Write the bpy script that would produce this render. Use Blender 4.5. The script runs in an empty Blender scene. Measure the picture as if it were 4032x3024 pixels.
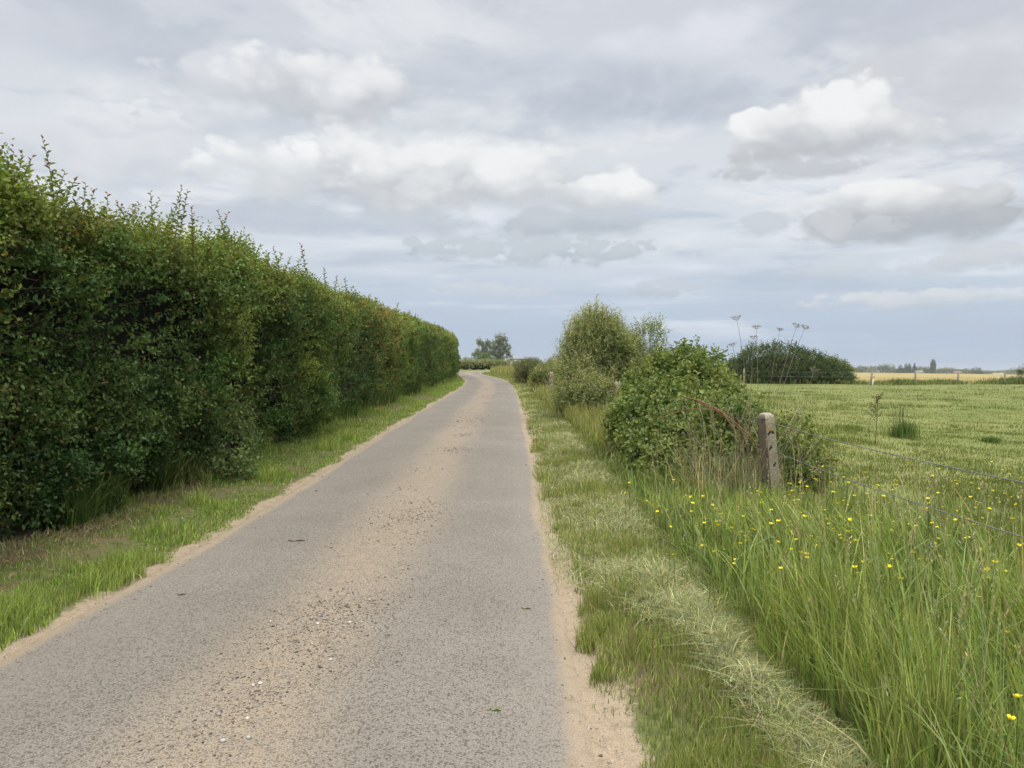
import bpy, math, random
import numpy as np
rng = np.random.default_rng(7)
random.seed(7)
R = math.radians
SC = bpy.context.scene
COL = SC.collection

# ------------------------------------------------------------------ noise
def _hash(ix, iy, iz, seed):
    h = (ix.astype(np.int64) * 374761393 + iy.astype(np.int64) * 668265263 + iz.astype(np.int64) * 2147483647 + seed * 974634777) & 0xFFFFFFFF
    h = ((h ^ (h >> 13)) * 1274126177) & 0xFFFFFFFF
    h = h ^ (h >> 16)
    return (h & 0xFFFFFF) / float(0xFFFFFF)

def vnoise(x, y, z=None, seed=0):
    x = np.asarray(x, float); y = np.asarray(y, float)
    z = np.zeros_like(x) if z is None else np.asarray(z, float)
    x, y, z = np.broadcast_arrays(x, y, z)
    fx, fy, fz = np.floor(x), np.floor(y), np.floor(z)
    tx, ty, tz = x - fx, y - fy, z - fz
    tx, ty, tz = [t * t * (3 - 2 * t) for t in (tx, ty, tz)]
    r = 0
    for dx in (0, 1):
        for dy in (0, 1):
            for dz in (0, 1):
                w = (tx if dx else 1 - tx) * (ty if dy else 1 - ty) * (tz if dz else 1 - tz)
                r = r + w * _hash(fx + dx, fy + dy, fz + dz, seed)
    return r * 2 - 1

def fbm(x, y, z=None, seed=0, octv=3):
    a, f, s, n = 1.0, 1.0, 0, 0
    for k in range(octv):
        s = s + a * vnoise(np.asarray(x) * f, np.asarray(y) * f, None if z is None else np.asarray(z) * f, seed + k * 17)
        n += a; a *= .5; f *= 2.03
    return s / n

def worley(x, y, z, s, seed):
    """distance to the nearest of the scattered cell points, and that cell's own random number"""
    x, y, z = [np.asarray(v, float) * s for v in (x, y, z)]
    fx, fy, fz = np.floor(x), np.floor(y), np.floor(z); best = np.full(x.shape, 9.); cid = np.zeros(x.shape)
    for dx in (-1, 0, 1):
        for dy in (-1, 0, 1):
            for dz in (-1, 0, 1):
                cx_, cy_, cz_ = fx + dx, fy + dy, fz + dz
                d = np.sqrt((cx_ + _hash(cx_, cy_, cz_, seed) - x) ** 2 + (cy_ + _hash(cx_, cy_, cz_, seed + 1) - y) ** 2 + (cz_ + _hash(cx_, cy_, cz_, seed + 2) - z) ** 2)
                m = d < best; best = np.where(m, d, best); cid = np.where(m, _hash(cx_, cy_, cz_, seed + 3), cid)
    return best, cid

def sstep(a, b, x):
    t = np.clip((x - a) / (b - a), 0, 1)
    return t * t * (3 - 2 * t)

# ------------------------------------------------------------------ terrain
PR = [(-50, 0), (8, 0.0), (24, .30), (63, .76), (80, .93), (95, 1.08), (110, 1.18), (300, 1.25), (4000, 1.3)]
PF = [(-50, 0), (10, 0.0), (24, .12), (69, .47), (85, .55), (400, .6), (4000, .6)]
def g0(x, y):
    r = np.interp(y, *zip(*PR)); f = np.interp(y, *zip(*PF))
    return r + (f - r) * sstep(4, 14, x)

# road centreline
_ctrl = [(-1.15, -12), (-1.15, 0), (-1.15, 12), (-1.15, 24), (-1.18, 33), (-1.33, 42), (-1.60, 49), (-2.45, 59), (-3.45, 67), (-4.35, 75), (-4.65, 82), (-4.0, 88.5),
         (-2.0, 93), (1.5, 96.5), (8, 100), (18, 103.5), (30, 106), (60, 108)]
def catmull(P, n=16):
    P = np.array(P, float); out = []
    Q = np.vstack([2 * P[0] - P[1], P, 2 * P[-1] - P[-2]])
    for i in range(1, len(Q) - 2):
        t = np.linspace(0, 1, n, endpoint=False)[:, None]
        a, b, c, d = Q[i - 1], Q[i], Q[i + 1], Q[i + 2]
        out.append(.5 * ((2 * b) + (c - a) * t + (2 * a - 5 * b + 4 * c - d) * t ** 2 + (-a + 3 * b - 3 * c + d) * t ** 3))
    return np.vstack(out + [P[-1:]])
CL = catmull(_ctrl, 24)
_m = CL[:, 1] < 88
def cx(y):
    return np.interp(y, CL[_m, 1], CL[_m, 0])
def wf(y):
    return np.interp(y, [24, 42], [1., .93])
def road_dist(x, y):
    x = np.asarray(x, float); y = np.asarray(y, float)
    d = np.abs(x - cx(y)) / wf(y)
    far = np.where((y > 78) & (y < 125) & (x > -20) & (x < 75))
    if len(far[0]):
        xf, yf = x[far], y[far]
        P = CL[CL[:, 1] > 60]
        best = np.full(xf.shape, 1e9)
        for p in P:
            best = np.minimum(best, (xf - p[0]) ** 2 + (yf - p[1]) ** 2)
        d = d.copy(); d[far] = np.sqrt(best)
    d = np.where(y >= 125, 50, d)
    return d
def gz(x, y):
    x = np.asarray(x, float); y = np.asarray(y, float)
    d = road_dist(x, y)
    k = sstep(1.40, 1.54, d)
    b = .035 * fbm(x * 1.3, y * 1.3, seed=3) * sstep(1.6, 2.2, d) + .03 * sstep(1.6, 2.4, d)
    u = x - cx(y)
    fld = sstep(2.6, 6, u) * .05 * fbm(x * .35, y * .35, seed=5)
    return g0(x, y) + k * (b + fld) - .05 * (1 - k)

# ------------------------------------------------------------------ objects
def link(name, me, mat=None, parent=None):
    o = bpy.data.objects.new(name, me)
    COL.objects.link(o)
    if mat is not None and me is not None:
        me.materials.append(mat)
    if parent is not None:
        o.parent = parent
    return o
def tag(o, label, cat=None, group=None, kind=None):
    o['label'] = label
    if cat: o['category'] = cat
    if group: o['group'] = group
    if kind: o['kind'] = kind
    return o
def thing(name, label, cat, loc=(0, 0, 0), group=None):
    o = bpy.data.objects.new(name, None)
    o.empty_display_size = .2
    COL.objects.link(o); o.location = loc
    return tag(o, label, cat, group)
def mesh(name, V, faces, col=None, extra=None, smooth=False):
    """faces: list of (M,k) int arrays"""
    me = bpy.data.meshes.new(name)
    V = np.ascontiguousarray(V, np.float32)
    me.vertices.add(len(V)); me.vertices.foreach_set('co', V.ravel())
    faces = [np.asarray(f, np.int32) for f in faces if len(f)]
    tot = np.concatenate([np.full(len(f), f.shape[1], np.int32) for f in faces])
    idx = np.concatenate([f.ravel() for f in faces])
    start = np.concatenate([[0], np.cumsum(tot)[:-1]]).astype(np.int32)
    me.loops.add(len(idx)); me.loops.foreach_set('vertex_index', idx)
    me.polygons.add(len(tot)); me.polygons.foreach_set('loop_start', start)
    me.polygons.foreach_set('loop_total', tot)
    if smooth:
        me.polygons.foreach_set('use_smooth', np.ones(len(tot), bool))
    me.update(calc_edges=True)
    if col is not None:
        a = me.attributes.new('col', 'FLOAT_COLOR', 'POINT')
        c = np.ones((len(V), 4), np.float32); c[:, :3] = np.clip(col, 0, 1)
        a.data.foreach_set('color', c.ravel())
    for k, v in (extra or {}).items():
        a = me.attributes.new(k, 'FLOAT', 'POINT')
        a.data.foreach_set('value', np.ascontiguousarray(v, np.float32))
    return me
def nrm(v):
    return v / np.maximum(np.linalg.norm(v, axis=-1, keepdims=True), 1e-9)
class Acc:
    """collects several vertex/face batches into one mesh"""
    def __init__(s): s.V, s.F, s.C, s.n = [], [], [], 0
    def add(s, V, faces, col=None):
        V = np.asarray(V, float)
        for f in faces:
            s.F.append(np.asarray(f) + s.n)
        s.V.append(V); s.n += len(V)
        c = np.asarray(col if col is not None else (.5, .5, .5), float)
        s.C.append(np.broadcast_to(c, (len(V), 3)) if c.ndim == 1 else c)
    def mesh(s, name, smooth=False):
        by = {}
        for f in s.F: by.setdefault(f.shape[1], []).append(f)
        return mesh(name, np.vstack(s.V), [np.vstack(v) for v in by.values()], np.vstack(s.C), smooth=smooth)

def jitter_col(n, base, dv=.25, dh=.12):
    """per-item variation of a colour (value and hue)"""
    base = np.asarray(base, float)
    c = np.broadcast_to(base, (n, 3)).copy()
    c *= np.exp(rng.normal(0, dv, (n, 1)))
    h = rng.normal(0, dh, (n, 1))
    c[:, :1] *= np.exp(h); c[:, 2:] *= np.exp(-h)
    return c

# ------------------------------------------------------------------ blades of grass
def blades(root, h, w, lean, K=2, col=None, tipcol=None, droop=.25):
    N = len(root)
    h = np.broadcast_to(h, N).astype(float); w = np.broadcast_to(w, N).astype(float)
    ang = rng.uniform(0, 2 * np.pi, N)
    side = np.stack([np.cos(ang), np.sin(ang), np.zeros(N)], 1)
    lean3 = np.concatenate([lean, np.zeros((N, 1))], 1)
    ll = np.linalg.norm(lean, axis=1)
    V = np.zeros((N, 2 * K + 1, 3)); C = np.zeros((N, 2 * K + 1, 3))
    tipcol = col if tipcol is None else tipcol
    for k in range(K + 1):
        t = k / K
        up = t - droop * ll * t ** 2.5
        c = root + lean3 * (h * t ** 1.8)[:, None]
        c = c + np.array([0, 0, 1.]) * (h * up)[:, None]
        ww = (w * (1 - .75 * t ** 1.5) * .5)[:, None]
        cc = col * (1 - t) + tipcol * t
        if k < K:
            V[:, 2 * k] = c - side * ww; V[:, 2 * k + 1] = c + side * ww
            C[:, 2 * k] = cc; C[:, 2 * k + 1] = cc
        else:
            V[:, 2 * K] = c; C[:, 2 * K] = cc
    b = (np.arange(N) * (2 * K + 1))[:, None]
    F = []
    for k in range(K - 1):
        F.append(b + np.array([[2 * k, 2 * k + 1, 2 * k + 3, 2 * k + 2]]))
    tri = b + np.array([[2 * K - 2, 2 * K - 1, 2 * K]])
    return V.reshape(-1, 3), ([np.vstack(F)] if F else []) + [tri], C.reshape(-1, 3)
def rlean(n, s, bias=(0, 0)):
    a = rng.uniform(0, 2 * np.pi, n); r = np.abs(rng.normal(0, s, n))
    return np.stack([np.cos(a) * r + bias[0], np.sin(a) * r + bias[1]], 1)

# ------------------------------------------------------------------ leaves
UP = np.array([0, 0, 1.])
def leaves(pos, axis, L, W, upn, col, fold=.22, droop=.15):
    """kite leaves, folded on the midrib, tip bending down"""
    N = len(pos)
    L = np.broadcast_to(L, N)[:, None]; W = np.broadcast_to(W, N)[:, None]
    axis = nrm(axis); side = nrm(np.cross(axis, upn)); n = nrm(np.cross(side, axis))
    V = np.zeros((N, 6, 3))
    V[:, 0] = pos
    V[:, 1] = pos + axis * L * .30 + side * W * .46 + n * W * fold
    V[:, 2] = pos + axis * L * .68 + side * W * .36 + n * (W * fold * .8 - L * droop * .4)
    V[:, 3] = pos + axis * L - n * L * droop
    V[:, 4] = pos + axis * L * .68 - side * W * .36 + n * (W * fold * .8 - L * droop * .4)
    V[:, 5] = pos + axis * L * .30 - side * W * .46 + n * W * fold
    b = (np.arange(N) * 6)[:, None]
    F = np.vstack([b + np.array([[0, 1, 2, 3]]), b + np.array([[0, 3, 4, 5]])])
    return V.reshape(-1, 3), [F], np.repeat(col, 6, axis=0)
def kites(pos, axis, L, W, upn, col):
    """four-cornered leaves for far foliage"""
    N = len(pos)
    L = np.broadcast_to(L, N)[:, None]; W = np.broadcast_to(W, N)[:, None]
    axis = nrm(axis); side = nrm(np.cross(axis, upn))
    V = np.zeros((N, 4, 3))
    V[:, 0] = pos; V[:, 1] = pos + axis * L * .45 + side * W * .5
    V[:, 2] = pos + axis * L; V[:, 3] = pos + axis * L * .45 - side * W * .5
    b = (np.arange(N) * 4)[:, None]
    return V.reshape(-1, 3), [b + np.array([[0, 1, 2, 3]])], np.repeat(col, 4, axis=0)

def sprigs(base, d, length, n, L, asp, col, colvar=(.22, .1), tip=None, up=.45, spread=.9, far=None):
    """leafy twigs: n leaves along each; returns leaf batch. col (S,3)"""
    S = len(base)
    d = nrm(d)
    perp = nrm(np.cross(d, rng.normal(size=(S, 3)))); perp2 = np.cross(d, perp)
    j = np.arange(n)
    t = ((j + .6) / n)[None, :] + rng.uniform(-.3, .3, (S, n)) / n
    a = j[None, :] * 2.4 + rng.uniform(0, 6.28, (S, 1))
    rad = perp[:, None] * np.cos(a)[..., None] + perp2[:, None] * np.sin(a)[..., None]
    ax = d[:, None] * .55 + rad * spread + UP * .15 + rng.normal(0, .25, (S, n, 3))
    pos = base[:, None] + d[:, None] * (length[:, None] * t)[..., None]
    un = UP * up + rng.normal(0, .45, (S, n, 3)) + d[:, None] * .25
    Ls = np.broadcast_to(np.asarray(L), S)[:, None] * rng.uniform(.65, 1.2, (S, n)) * (1 - .35 * t)
    c = np.repeat(col, n, axis=0) * np.exp(rng.normal(0, colvar[0], (S * n, 1)))
    h = rng.normal(0, colvar[1], (S * n, 1)); c[:, :1] *= np.exp(h); c[:, 2:] *= np.exp(-h)
    if tip is not None:
        k = np.clip((t.reshape(-1, 1) - .6) / .4, 0, 1)
        c = c * (1 - k) + np.repeat(tip, n, axis=0) * k
    f = kites if far else leaves
    return f(pos.reshape(-1, 3), ax.reshape(-1, 3), Ls.ravel(), Ls.ravel() * asp, un.reshape(-1, 3), c)

def tube(P, r, sides=5, cap=True):
    P = np.asarray(P, float); n = len(P); r = np.broadcast_to(r, n)
    T = nrm(np.gradient(P, axis=0))
    ref = np.where(np.abs(T[:, 2:3]) > .9, np.array([[1., 0, 0]]), np.array([[0, 0, 1.]]))
    A = nrm(np.cross(T, ref)); B = np.cross(T, A)
    a = np.arange(sides) * 2 * np.pi / sides
    V = P[:, None] + (A[:, None] * np.cos(a)[None, :, None] + B[:, None] * np.sin(a)[None, :, None]) * r[:, None, None]
    F = []
    i = np.arange(n - 1)[:, None] * sides; j = np.arange(sides)[None, :]; j2 = (j + 1) % sides
    F = np.stack([i + j, i + j2, i + sides + j2, i + sides + j], -1).reshape(-1, 4)
    fs = [F]
    if cap:
        fs.append(np.array([list(range(sides))[::-1]])); fs.append(np.array([[(n - 1) * sides + q for q in range(sides)]]))
    return V.reshape(-1, 3), fs
def bez(p0, p1, p2, n=8):
    t = np.linspace(0, 1, n)[:, None]
    return (1 - t) ** 2 * np.asarray(p0) + 2 * t * (1 - t) * np.asarray(p1) + t ** 2 * np.asarray(p2)

# ------------------------------------------------------------------ materials
class NT:
    def __init__(s, tree): s.t = tree; s.n = tree.nodes; s.l = tree.links
    def new(s, kind, **kw):
        n = s.n.new(kind)
        for k, v in kw.items(): setattr(n, k, v)
        return n
    def put(s, sock, v):
        if hasattr(v, 'links') or isinstance(v, bpy.types.NodeSocket): s.l.new(v, sock)
        else:
            try: sock.default_value = v
            except Exception: sock.default_value = (*v, 1)
    def m(s, op, a, b=0., c=0., clamp=False):
        n = s.new('ShaderNodeMath', operation=op); n.use_clamp = clamp
        for i, v in enumerate((a, b, c)):
            if i < len(n.inputs): s.put(n.inputs[i], v)
        return n.outputs[0]
    def ss(s, v, a, b):
        n = s.new('ShaderNodeMapRange', interpolation_type='SMOOTHSTEP')
        s.put(n.inputs[0], v); s.put(n.inputs[1], a); s.put(n.inputs[2], b); n.inputs[3].default_value = 0; n.inputs[4].default_value = 1
        return n.outputs[0]
    def mix(s, f, a, b, blend='MIX'):
        n = s.new('ShaderNodeMix', data_type='RGBA', blend_type=blend)
        s.put(n.inputs[0], f); s.put(n.inputs[6], a if not isinstance(a, tuple) else (*a, 1)); s.put(n.inputs[7], b if not isinstance(b, tuple) else (*b, 1))
        return n.outputs[2]
    def noise(s, vec, scale, detail=3, rough=.55, dist=0., lac=2.):
        n = s.new('ShaderNodeTexNoise'); s.put(n.inputs['Vector'], vec)
        n.inputs['Scale'].default_value = scale; n.inputs['Detail'].default_value = detail
        n.inputs['Roughness'].default_value = rough; n.inputs['Distortion'].default_value = dist; n.inputs['Lacunarity'].default_value = lac
        return n.outputs['Fac']
    def voro(s, vec, scale, feature='F1', out='Distance'):
        n = s.new('ShaderNodeTexVoronoi', feature=feature); s.put(n.inputs['Vector'], vec); n.inputs['Scale'].default_value = scale
        return n.outputs[out]
    def attr(s, name, out='Color'):
        n = s.new('ShaderNodeAttribute', attribute_name=name); return n.outputs[out]
def newmat(name):
    m = bpy.data.materials.new(name); m.use_nodes = True
    t = NT(m.node_tree); t.n.clear()
    return m, t
def principled(t, col, rough=.7, spec=.3, bump=None, bstr=.3, bdist=.01):
    p = t.new('ShaderNodeBsdfPrincipled'); t.put(p.inputs['Base Color'], col if not isinstance(col, tuple) else (*col, 1))
    t.put(p.inputs['Roughness'], rough); p.inputs['Specular IOR Level'].default_value = spec
    if bump is not None:
        b = t.new('ShaderNodeBump'); b.inputs['Strength'].default_value = bstr; b.inputs['Distance'].default_value = bdist
        t.l.new(bump, b.inputs['Height']); t.l.new(b.outputs[0], p.inputs['Normal'])
    return p.outputs[0]
def out(t, sh):
    o = t.new('ShaderNodeOutputMaterial'); t.l.new(sh, o.inputs['Surface'])
def leafmat(name, rough=.5, trans=.35, spec=.3, tint=(1.25, 1.2, .6)):
    m, t = newmat(name)
    c = t.attr('col')
    p = principled(t, c, rough, spec)
    tr = t.new('ShaderNodeBsdfTranslucent')
    t.l.new(t.mix(1., c, tint, 'MULTIPLY'), tr.inputs[0])
    mx = t.new('ShaderNodeMixShader'); mx.inputs[0].default_value = trans
    t.l.new(p, mx.inputs[1]); t.l.new(tr.outputs[0], mx.inputs[2])
    out(t, mx.outputs[0]); return m
def colmat(name, rough=.8, spec=.2, scale=60, amp=.35, bstr=.3):
    m, t = newmat(name)
    pos = t.new('ShaderNodeNewGeometry').outputs['Position']
    n = t.noise(pos, scale, 3)
    k = t.m('ADD', t.m('MULTIPLY', n, amp * 2), 1 - amp)
    g = t.new('ShaderNodeCombineXYZ')
    for i in range(3): t.l.new(k, g.inputs[i])
    out(t, principled(t, t.mix(1., t.attr('col'), g.outputs[0], 'MULTIPLY'), rough, spec, n, bstr, .01)); return m

M_leaf = leafmat('hedge_leaf', .5, .31, .16)
M_grass = leafmat('grass_blade', .55, .38, .25, (1.15, 1.15, .6))
M_dry = leafmat('dry_grass', .7, .2, .1, (1, 1, .9))
M_far = leafmat('far_foliage', .7, .25, .1)
M_twig = colmat('twig_bark')
M_flower = leafmat('petal', .35, .25, .4, (1, 1, .8))
M_bark = colmat('tree_bark', scale=8)
M_stone = colmat('pebble', .6, .3, 150, .2)

# ------------------------------------------------------------------ camera
EYE = 1.55
cam = bpy.data.cameras.new('camera'); co = bpy.data.objects.new('camera', cam); COL.objects.link(co)
cam.sensor_width = 36; cam.lens = 36 * 769 / 1024; cam.clip_end = 9000; cam.clip_start = .05
from mathutils import Matrix
co.matrix_world = Matrix.Translation((0, 0, EYE)) @ Matrix.Rotation(R(90 - 1.23), 4, 'X') @ Matrix.Rotation(R(.7), 4, 'Z')
SC.camera = co
SC.cycles.max_bounces = 6; SC.cycles.diffuse_bounces = 3; SC.cycles.glossy_bounces = 2; SC.cycles.transmission_bounces = 4; SC.cycles.caustics_reflective = False; SC.cycles.caustics_refractive = False

def at(px, py, y):
    """world point at depth y of a photo position given in 1024-wide pixels (used to survey positions)"""
    a = (px - 512) / 769; b = -(py - 384) / 769
    c, s = math.cos(R(.7)), math.sin(R(.7)); cp, sp = math.cos(R(1.23)), math.sin(R(1.23))
    a2 = a * c - b * s; b2 = a * s + b * c
    d = (a2, cp + b2 * sp, -sp + b2 * cp)
    return np.array([d[0] * y / d[1], y, EYE + d[2] * y / d[1]])
Q = 1024 / 2212.

# ------------------------------------------------------------------ world
def build_world():
    w = bpy.data.worlds.new('World'); SC.world = w; w.use_nodes = True
    t = NT(w.node_tree); t.n.clear()
    sky = t.new('ShaderNodeTexSky', sky_type='NISHITA'); sky.sun_disc = False
    sky.sun_elevation = R(SUN_EL); sky.sun_rotation = R(SUN_AZ); sky.dust_density = 2
    d = t.new('ShaderNodeTexCoord').outputs['Generated']
    sp = t.new('ShaderNodeSeparateXYZ'); t.l.new(d, sp.inputs[0]); x, y, z = sp.outputs
    az = t.m('ARCTAN2', x, y); el = t.m('ARCSINE', z)
    # coordinates on a flat cloud deck
    zz = t.m('ADD', t.m('MAXIMUM', z, 0.), .10)
    cxy = t.new('ShaderNodeCombineXYZ'); t.l.new(t.m('DIVIDE', x, zz), cxy.inputs[0]); t.l.new(t.m('DIVIDE', y, zz), cxy.inputs[1])
    deck = cxy.outputs[0]
    sph = t.new('ShaderNodeCombineXYZ'); t.l.new(az, sph.inputs[0]); t.l.new(t.m('MULTIPLY', el, 1.6), sph.inputs[1])
    sph = sph.outputs[0]
    nd = t.noise(deck, 1.15, 6, .58, .5)
    nd2 = t.noise(deck, 1.9, 6, .58, .4)
    nf = t.noise(sph, 9, 6, .55, .25)      # puffs
    nf2 = t.noise(sph, 26, 4, .6, .2)
    streak = t.new('ShaderNodeCombineXYZ'); t.l.new(az, streak.inputs[0]); t.l.new(t.m('MULTIPLY', el, 7.), streak.inputs[1])
    ns = t.noise(streak.outputs[0], 4.2, 5, .55, .4)
    # veil colour by elevation
    ramp = t.new('ShaderNodeValToRGB'); t.l.new(t.m('MULTIPLY', t.m('MAXIMUM', el, 0.), 1 / 1.5708), ramp.inputs[0])
    e = ramp.color_ramp.elements
    stops = [(0, (.45, .55, .70)), (.03, (.47, .57, .72)), (.062, (.57, .645, .755)), (.10, (.71, .755, .81)), (.17, (.74, .775, .815)), (.27, (.67, .70, .755)), (.33, (.66, .69, .77)), (.47, (2.3, 2.22, 2.1)), (1, (3.5, 3.36, 3.15))]
    e[0].position = stops[0][0]; e[0].color = (*stops[0][1], 1); e[1].position = 1; e[1].color = (*stops[-1][1], 1)
    for p, c in stops[1:-1]:
        q = e.new(p); q.color = (*c, 1)
    c = ramp.outputs[0]
    # broad light/dark patches of the deck
    c = t.mix(t.m('MULTIPLY', t.ss(nd, .47, .60), t.m('MULTIPLY', t.ss(el, .10, .20), .75)), c, t.mix(t.ss(el, .45, .65), (.85, .865, .89), (2.6, 2.5, 2.35)))
    c = t.mix(t.m('MULTIPLY', t.ss(nd2, .46, .70), t.ss(el, .08, .25)), c, (.50, .545, .65)) if False else c
    dk = t.m('MULTIPLY', t.m('MULTIPLY', t.ss(nd2, .50, .64), .7), t.m('MULTIPLY', t.ss(el, .10, .20), t.m('SUBTRACT', 1., t.ss(el, .45, .6))))
    c = t.mix(dk, c, (.53, .57, .64))
    # thin horizontal bands low over the horizon
    low = t.m('MULTIPLY', t.ss(el, .012, .06), t.m('SUBTRACT', 1., t.ss(el, .17, .27)))
    c = t.mix(t.m('MULTIPLY', t.m('MULTIPLY', t.ss(ns, .50, .66), low), .75), c, (.50, .57, .68))
    c = t.mix(t.m('MULTIPLY', t.m('MULTIPLY', t.ss(t.m('SUBTRACT', 1., ns), .50, .68), low), .6), c, (.82, .86, .93))
    wv = t.new('ShaderNodeVectorMath', operation='ADD'); t.l.new(sph, wv.inputs[0])
    wn = t.new('ShaderNodeTexNoise'); t.l.new(sph, wn.inputs['Vector']); wn.inputs['Scale'].default_value = 11; wn.inputs['Detail'].default_value = 4
    ws = t.new('ShaderNodeVectorMath', operation='SCALE'); t.l.new(wn.outputs['Color'], ws.inputs[0]); ws.inputs['Scale'].default_value = .06; t.l.new(ws.outputs[0], wv.inputs[1])
    def billow(scale):
        v = t.new('ShaderNodeTexVoronoi', feature='F1'); t.l.new(wv.outputs[0], v.inputs['Vector']); v.inputs['Scale'].default_value = scale
        return t.m('SUBTRACT', .45, v.outputs['Distance'])
    b1, b2, b3 = billow(9), billow(20), billow(44)
    bil = t.m('ADD', t.m('ADD', t.m('MULTIPLY', b1, .55), t.m('MULTIPLY', b2, .33)), t.m('MULTIPLY', b3, .14))
    warp = t.m('ADD', t.m('MULTIPLY', t.m('SUBTRACT', nf, .5), .75), t.m('ADD', t.m('MULTIPLY', bil, .85), t.m('MULTIPLY', t.m('SUBTRACT', nf2, .5), .3)))
    nf3 = t.noise(sph, 34, 5, .6, .3); b4 = billow(75)
    warpS = t.m('ADD', t.m('ADD', t.m('MULTIPLY', t.m('SUBTRACT', nf3, .5), .9), t.m('MULTIPLY', t.m('SUBTRACT', nf, .5), .35)), t.m('ADD', t.m('MULTIPLY', b2, .35), t.m('ADD', t.m('MULTIPLY', b3, .30), t.m('MULTIPLY', b4, .12))))
    def cloud(c, px, py, a, b, topc, botc, soft=.25, op=1., wamt=2.2, vs=(-.7, .5), skew=0.):
        ctr = at(px * Q, py * Q, 1.) - np.array([0, 0, EYE])
        az0 = math.atan2(ctr[0], ctr[1]); el0 = math.asin(ctr[2] / np.linalg.norm(ctr))
        ra = a * Q / 769; rb = b * Q / 769
        u = t.m('DIVIDE', t.m('SUBTRACT', az, az0), ra)
        v = t.m('DIVIDE', t.m('SUBTRACT', t.m('SUBTRACT', el, el0), t.m('MULTIPLY', t.m('SUBTRACT', az, az0), skew)), rb)
        # flatter underside
        vb = t.m('MULTIPLY', v, t.m('ADD', 1., t.m('MULTIPLY', t.m('LESS_THAN', v, 0.), .35)))
        f = t.m('SUBTRACT', 1., t.m('ADD', t.m('MULTIPLY', u, u), t.m('MULTIPLY', vb, vb)))
        f = t.m('ADD', f, t.m('MULTIPLY', warpS if b < 48 else warp, wamt * (1.35 if b < 48 else 1.)))
        sb = t.m('ADD', soft, t.m('MULTIPLY', t.ss(t.m('MULTIPLY', v, -1.), -.3, .8), .9))
        mask = t.m('MULTIPLY', t.ss(t.m('DIVIDE', f, sb), 0., 1.), op)
        sh = t.ss(t.m('ADD', v, t.m('ADD', t.m('MULTIPLY', bil, 1.5), t.m('MULTIPLY', t.m('SUBTRACT', nf, .5), 1.6))), vs[0], vs[1])
        return t.mix(mask, c, t.mix(sh, botc, topc))
    W1, G1 = (.93, .935, .93), (.58, .60, .62)
    for args in CLOUDS:
        kw = dict(args[6]) if len(args) > 6 else {}
        c = cloud(c, *args[:6], **kw)
    # a little of the clear sky behind the cloud
    bgc = t.mix(.08, t.mix(1., c, (10., 10., 10.), 'MULTIPLY'), sky.outputs[0])
    bg = t.new('ShaderNodeBackground'); t.l.new(bgc, bg.inputs[0]); bg.inputs[1].default_value = .1
    o = t.new('ShaderNodeOutputWorld'); t.l.new(bg.outputs[0], o.inputs[0])
    w.cycles.sampling_method = 'MANUAL'; w.cycles.sample_map_resolution = 512

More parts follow.
